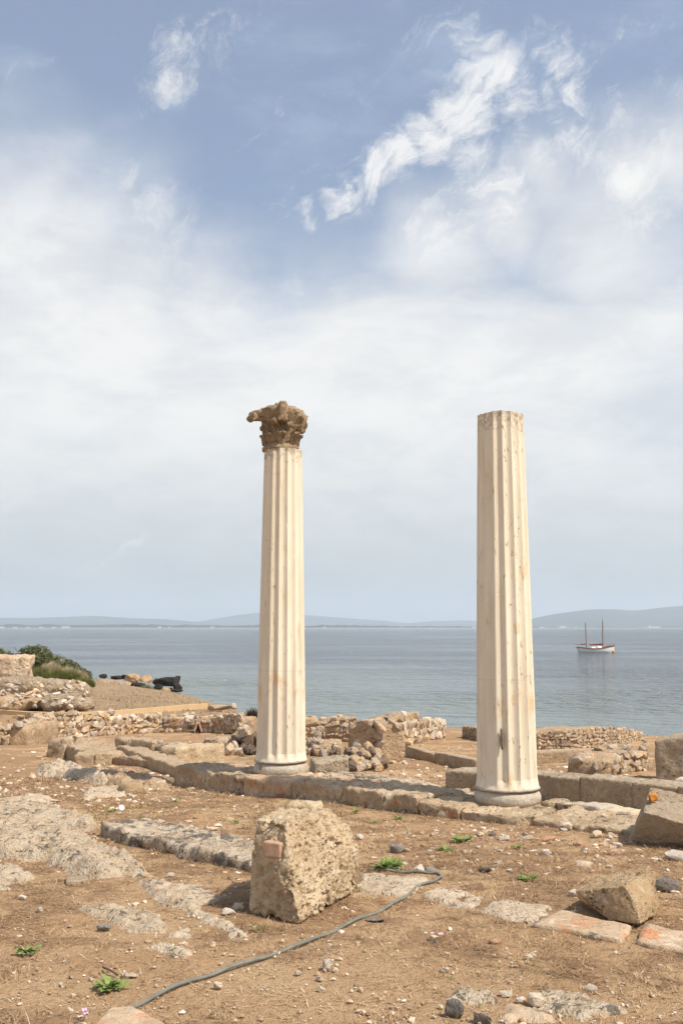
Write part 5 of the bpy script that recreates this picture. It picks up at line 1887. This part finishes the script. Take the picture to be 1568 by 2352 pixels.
# ------------------------------------------------------------------ boat and buoy
def boat():
    D = 7.5 / tan(radians(1.43))
    b = P(1368, 1499.5, D)
    b = Vector((b.x, b.y, SEA))
    mpp = D / F_PX
    t = thing('sailing_boat', b, 'white two-masted sailing boat with brown deck moored in the bay', 'boat')
    L = 78 * mpp
    Mw = plain('boat_white', (.80, .80, .78), .4, 0, 1, .4)
    Mb = plain('boat_varnish', (.26, .12, .05), .5, .3, 2)
    Mm = plain('mast_wood', (.30, .205, .135), .6)
    Mr = plain('furled_sail_red', (.36, .10, .06), .8, .2, 3)
    st = 22
    V = []
    for i in range(st + 1):
        u = i / st                                     # 0 stern (left) .. 1 bow (right)
        x = (u - .5) * L
        half = L * .135 * max(.03, sin(pi * min(1, .20 + .8 * u)) ** .7 if u < .995 else .03)
        if u < .12:
            half *= .55 + .45 * u / .12
        sheer = 1.15 + .9 * (u - .42) ** 2 * 3.0
        rake = .6 * (1 if u > .9 else 0) * (u - .9) * 10 - .7 * max(0, .1 - u) * 10
        for (hh, k, rk) in ((-.35, .30, -.2), (.0, .72, 0), (.5 * sheer, .93, .5), (sheer, 1.0, 1.0)):
            V.append((x + rake * rk, -half * k, hh))
        for (hh, k, rk) in ((sheer, 1.0, 1.0), (.5 * sheer, .93, .5), (.0, .72, 0), (-.35, .30, -.2)):
            V.append((x + rake * rk, half * k, hh))
    V = np.array(V) + np.array(b)
    q = []
    for i in range(st):
        for s in (0, 1, 2, 4, 5, 6):
            a = i * 8 + s
            q.append([a, a + 8, a + 9, a + 1])
    q += [[0, 1, 6, 7], [1, 2, 5, 6], [2, 3, 4, 5]]
    e = st * 8
    q += [[e + 7, e + 6, e + 1, e], [e + 6, e + 5, e + 2, e + 1], [e + 5, e + 4, e + 3, e + 2]]
    hull = world_obj('hull', V, [np.array(q)], Mw, t, True)
    # deck and brown bulwark
    V3 = V.reshape(-1, 8, 3)
    dv = np.concatenate([V3[:, 3] - [0, 0, .12], V3[:, 4] - [0, 0, .12]])
    n = st + 1
    q = np.array([[i, i + 1, n + i + 1, n + i] for i in range(st)])
    world_obj('deck', dv, [q], Mb, t)
    rv = []
    for i in range(n):
        for (s, c) in ((3, -1), (4, 1)):
            p_ = V3[i, s]
            rv += [p_ + [0, c * .04, -.22], p_ + [0, c * .04, .14], p_ + [0, -c * .06, .14]]
    rv = np.array(rv)
    q = []
    for i in range(st):
        for s in (0, 3):
            a = i * 6 + s
            q += [[a, a + 6, a + 7, a + 1], [a + 1, a + 7, a + 8, a + 2]]
    world_obj('bulwark', rv, [np.array(q)], Mb, t)

    def spar(nm, p0, p1, r0, r1, mat, par=t):
        path = [Vector(p0), (Vector(p0) + Vector(p1)) / 2, Vector(p1)]
        V = []
        for i, p_ in enumerate(path):
            d = (path[-1] - path[0]).normalized()
            u = d.cross(Vector((.3, 1, .1))).normalized(); w = u.cross(d)
            r = r0 + (r1 - r0) * i / 2
            V += [(p_ + (u * cos(k * pi / 3) + w * sin(k * pi / 3)) * r)[:] for k in range(6)]
        q = [[i * 6 + k, i * 6 + (k + 1) % 6, i * 6 + 6 + (k + 1) % 6, i * 6 + 6 + k] for i in range(2) for k in range(6)]
        return world_obj(nm, np.array(V), [np.array(q)], mat, par, True)

    def at(px, py):
        p_ = P(px, py, D)
        return Vector((p_.x, b.y, p_.z))
    spar('mast', at(1346, 1492), at(1343.5, 1430), .19, .12, Mm)
    m = spar('mast', at(1384, 1490), at(1382.5, 1426), .21, .13, Mm)
    spar('topmast', at(1382.5, 1427), at(1382.3, 1416), .04, .03, Mm, m)
    spar('boom', at(1346, 1480), at(1322, 1481), .10, .06, Mb)
    spar('furled_sail', at(1346, 1478.5), at(1331, 1480), .16, .10, Mr)
    spar('boom', at(1383, 1481), at(1352, 1482), .10, .07, Mb)
    spar('furled_sail', at(1383, 1478.6), at(1353, 1480.6), .22, .12, Mr)
    spar('bowsprit', at(1396, 1488), at(1412, 1485), .10, .05, Mm)
    spar('furled_jib', at(1386, 1486.5), at(1401, 1482), .12, .07, Mr)
    spar('pulpit', at(1400, 1483), at(1410, 1478), .05, .05, Mr)
    spar('stay', at(1382.5, 1432), at(1411, 1485), .018, .018, Mm)
    spar('stay', at(1382.5, 1440), at(1377, 1488), .03, .03, Mm)
    spar('stay', at(1343.5, 1433), at(1330, 1490), .018, .018, Mm)
    for (x0, x1, h0, h1) in ((1355, 1366, 1490, 1485.5), (1368, 1380, 1489, 1484.5)):
        A_, B_ = at(x0, h0), at(x1, h0)
        c = seg_corners(A_ - Vector((0, .7, .3)), B_ - Vector((0, .7, .3)), at(x0, h1).z, at(x1, h1).z, 1.4, 0)
        block('cabin', c, Mw, t, .5, 8, .0, 1, 1, 0)
    c0 = at(1407, 1496)
    v, f = lathe(Vector((c0.x, c0.y, 0)), [(.02, SEA - .2), (.38, SEA + .0), (.50, SEA + .3), (.38, SEA + .62), (.10, SEA + .75), (.08, SEA + .95)], 18)
    tb = thing('mooring_buoy', Vector((c0.x, c0.y, SEA)), 'small orange mooring buoy floating at the boat bow', 'buoy')
    world_obj('float', v, f, plain('buoy_orange', (.72, .36, .08), .5), tb, True)
    v, f = lathe(Vector((c0.x, c0.y, 0)), [(.05, SEA + .9), (.12, SEA + .95), (.12, SEA + 1.02), (.05, SEA + 1.06)], 12)
    world_obj('ring', v, f, Mm, tb, True)


boat()

# ------------------------------------------------------------------ what nobody could count: dry thatch and grit
def scatter_xy(n, y0, y1, half=.44, power=1.0, seed=0):
    r = np.random.default_rng(seed)
    y = y0 + (y1 - y0) * r.uniform(0, 1, n) ** power
    x = r.uniform(-1, 1, n) * (y * half + .5)
    return x, y, r


x, y, r = scatter_xy(330000, 3.6, 15.0, seed=1, power=1.2)
m_ = soil_masks(x, y)
keep = r.uniform(0, 1, len(x)) < (.30 + .70 * m_) * np.clip(fbm2(x * 11, y * 11, 3, 88) * 2.6 + .55, .02, 1)
x, y, m_ = x[keep], y[keep], m_[keep]
n = len(x)
base = np.stack([x, y, terrain(x, y) + .003 + np.exp(-((y - 6) / 8) ** 2) * .012 * (m_ - .5)], 1)
el = np.abs(r.normal(.12, .28, n))
V, f = blades_arrays(base, r.uniform(0, 2 * pi, n), np.clip(el, .0, 1.3), r.uniform(.02, .075, n), r.uniform(.0022, .0048, n) * np.clip(y / 6, .9, 2.2), r.uniform(0, .4, n), r)
ti = np.repeat(np.clip(r.normal(.60, .26, n) - .30 * m_ + .2 * fbm2(x * 3, y * 3, 3, 5), 0, 1), 5)
tag(world_obj('dry_thatch', V, f, M_straw, None, False, {'tint': ti}), 'short flattened dry brown grass covering the soil', 'dry grass', None, 'stuff')

# clumps of standing dry stalks, thickest along the foot of walls and stones
rc = np.random.default_rng(21)
cxs, cys, r = scatter_xy(900, 4.0, 20.0, seed=31, power=1.1)
kk = fbm2(cxs * .7, cys * .7, 3, 33) + rc.uniform(-.25, .25, len(cxs)) > .12
cxs, cys = cxs[kk], cys[kk]
nb = 22
x = np.repeat(cxs, nb) + rc.normal(0, .05, len(cxs) * nb)
y = np.repeat(cys, nb) + rc.normal(0, .05, len(cxs) * nb)
n = len(x)
V, f = blades_arrays(np.stack([x, y, terrain(x, y) - .004], 1), rc.uniform(0, 6.28, n), rc.uniform(.25, 1.4, n), rc.uniform(.025, .085, n), rc.uniform(.0025, .005, n) * np.clip(y / 6, .9, 2.2), rc.uniform(.1, .8, n), rc)
tag(world_obj('dry_stalks', V, f, M_straw, None, False, {'tint': np.repeat(np.clip(rc.normal(.6, .25, n), 0, 1), 5)}), 'clumps of standing dry grass stalks between the stones', 'dry grass', None, 'stuff')
# coarse turf of the far field
x = rc.uniform(-46, -2, 26000); y = rc.uniform(32, 118, 26000)
kk = (shore_dist(x, y) > 1.0) & (fbm2(x * .35, y * .35, 4, 35) + rc.uniform(-.3, .3, len(x)) > .0)
x, y = x[kk], y[kk]; n = len(x)
V, f = blades_arrays(np.stack([x, y, terrain(x, y) - .01], 1), rc.uniform(0, 6.28, n), rc.uniform(.2, 1.2, n), rc.uniform(.08, .24, n), rc.uniform(.03, .07, n), rc.uniform(.1, .8, n), rc)
tag(world_obj('far_turf', V, f, M_straw, None, False, {'tint': np.repeat(np.clip(rc.normal(.45, .25, n), 0, 1), 5)}), 'coarse dry turf on the field by the shore', 'dry grass', None, 'stuff')

# sparse green blades
x, y, r = scatter_xy(9000, 3.8, 16, seed=2, power=1.2)
k = fbm2(x * 1.1, y * 1.1, 3, 121) > .30
x, y = x[k], y[k]
n = len(x)
V, f = blades_arrays(np.stack([x, y, terrain(x, y)], 1), r.uniform(0, 6.28, n), r.uniform(.3, 1.4, n), r.uniform(.02, .06, n), r.uniform(.002, .004, n), r.uniform(0, .6, n), r)
tag(world_obj('green_blades', V, f, M_greeng, None, False, {'tint': np.repeat(r.uniform(0, 1, n), 5)}), 'sparse short green grass blades on the soil', 'grass', None, 'stuff')


def grit(n, y0, y1, lo, hi, seed, power, mat, thr, label):
    x, y, r = scatter_xy(n, y0, y1, seed=seed, power=power)
    k = fbm2(x * .8, y * .8, 3, 131 + seed) + r.uniform(-.3, .3, n) > thr
    x, y = x[k], y[k]
    n = len(x)
    t = (1 + 5 ** .5) / 2
    ico = np.array([(-1, t, 0), (1, t, 0), (-1, -t, 0), (1, -t, 0), (0, -1, t), (0, 1, t), (0, -1, -t), (0, 1, -t), (t, 0, -1), (t, 0, 1), (-t, 0, -1), (-t, 0, 1)]) / 1.9
    fi = np.array([(0, 11, 5), (0, 5, 1), (0, 1, 7), (0, 7, 10), (0, 10, 11), (1, 5, 9), (5, 11, 4), (11, 10, 2), (10, 7, 6), (7, 1, 8), (3, 9, 4), (3, 4, 2), (3, 2, 6), (3, 6, 8), (3, 8, 9), (4, 9, 5), (2, 4, 11), (6, 2, 10), (8, 6, 7), (9, 8, 1)])
    s = lo + (hi - lo) * r.uniform(0, 1, n) ** 3
    s = s * np.clip(y / 6, .8, 2.5)
    a = r.uniform(0, 6.28, n)
    v = ico[None] * (1 + r.uniform(-.35, .35, (n, 12, 1)))
    v = v * (np.stack([s, s * r.uniform(.5, 1, n), s * r.uniform(.3, .7, n)], 1))[:, None]
    ca, sa = np.cos(a)[:, None], np.sin(a)[:, None]
    vx = v[:, :, 0] * ca - v[:, :, 1] * sa + x[:, None]
    vy = v[:, :, 0] * sa + v[:, :, 1] * ca + y[:, None]
    vz = v[:, :, 2] + (terrain(x, y) + s * .12)[:, None]
    V = np.stack([vx, vy, vz], 2).reshape(-1, 3)
    F = (fi[None] + (np.arange(n) * 12)[:, None, None]).reshape(-1, 3)
    ti = np.repeat(r.uniform(0, 1, n), 12)
    tag(world_obj('grit', V, [F], mat, None, False, {'tint': ti}), label, 'gravel', None, 'stuff')


M_grit = veg_mat('grit_stone', [(0, (.24, .15, .085)), (.25, (.40, .28, .18)), (.7, (.58, .46, .33)), (1, (.74, .66, .54))], .95, 0.0)
grit(9000, 3.7, 13.5, .0025, .013, 1, 1.2, M_grit, .0, 'fine pale grit strewn over the foreground soil')
grit(5000, 9, 40, .006, .022, 2, 1.4, M_grit, .0, 'scattered pale grit over the ruins ground')
grit(8000, 4.2, 17, .008, .026, 3, 1.15, M_grit, .0, 'coarse pale stone crumbs gathered in patches on the soil')
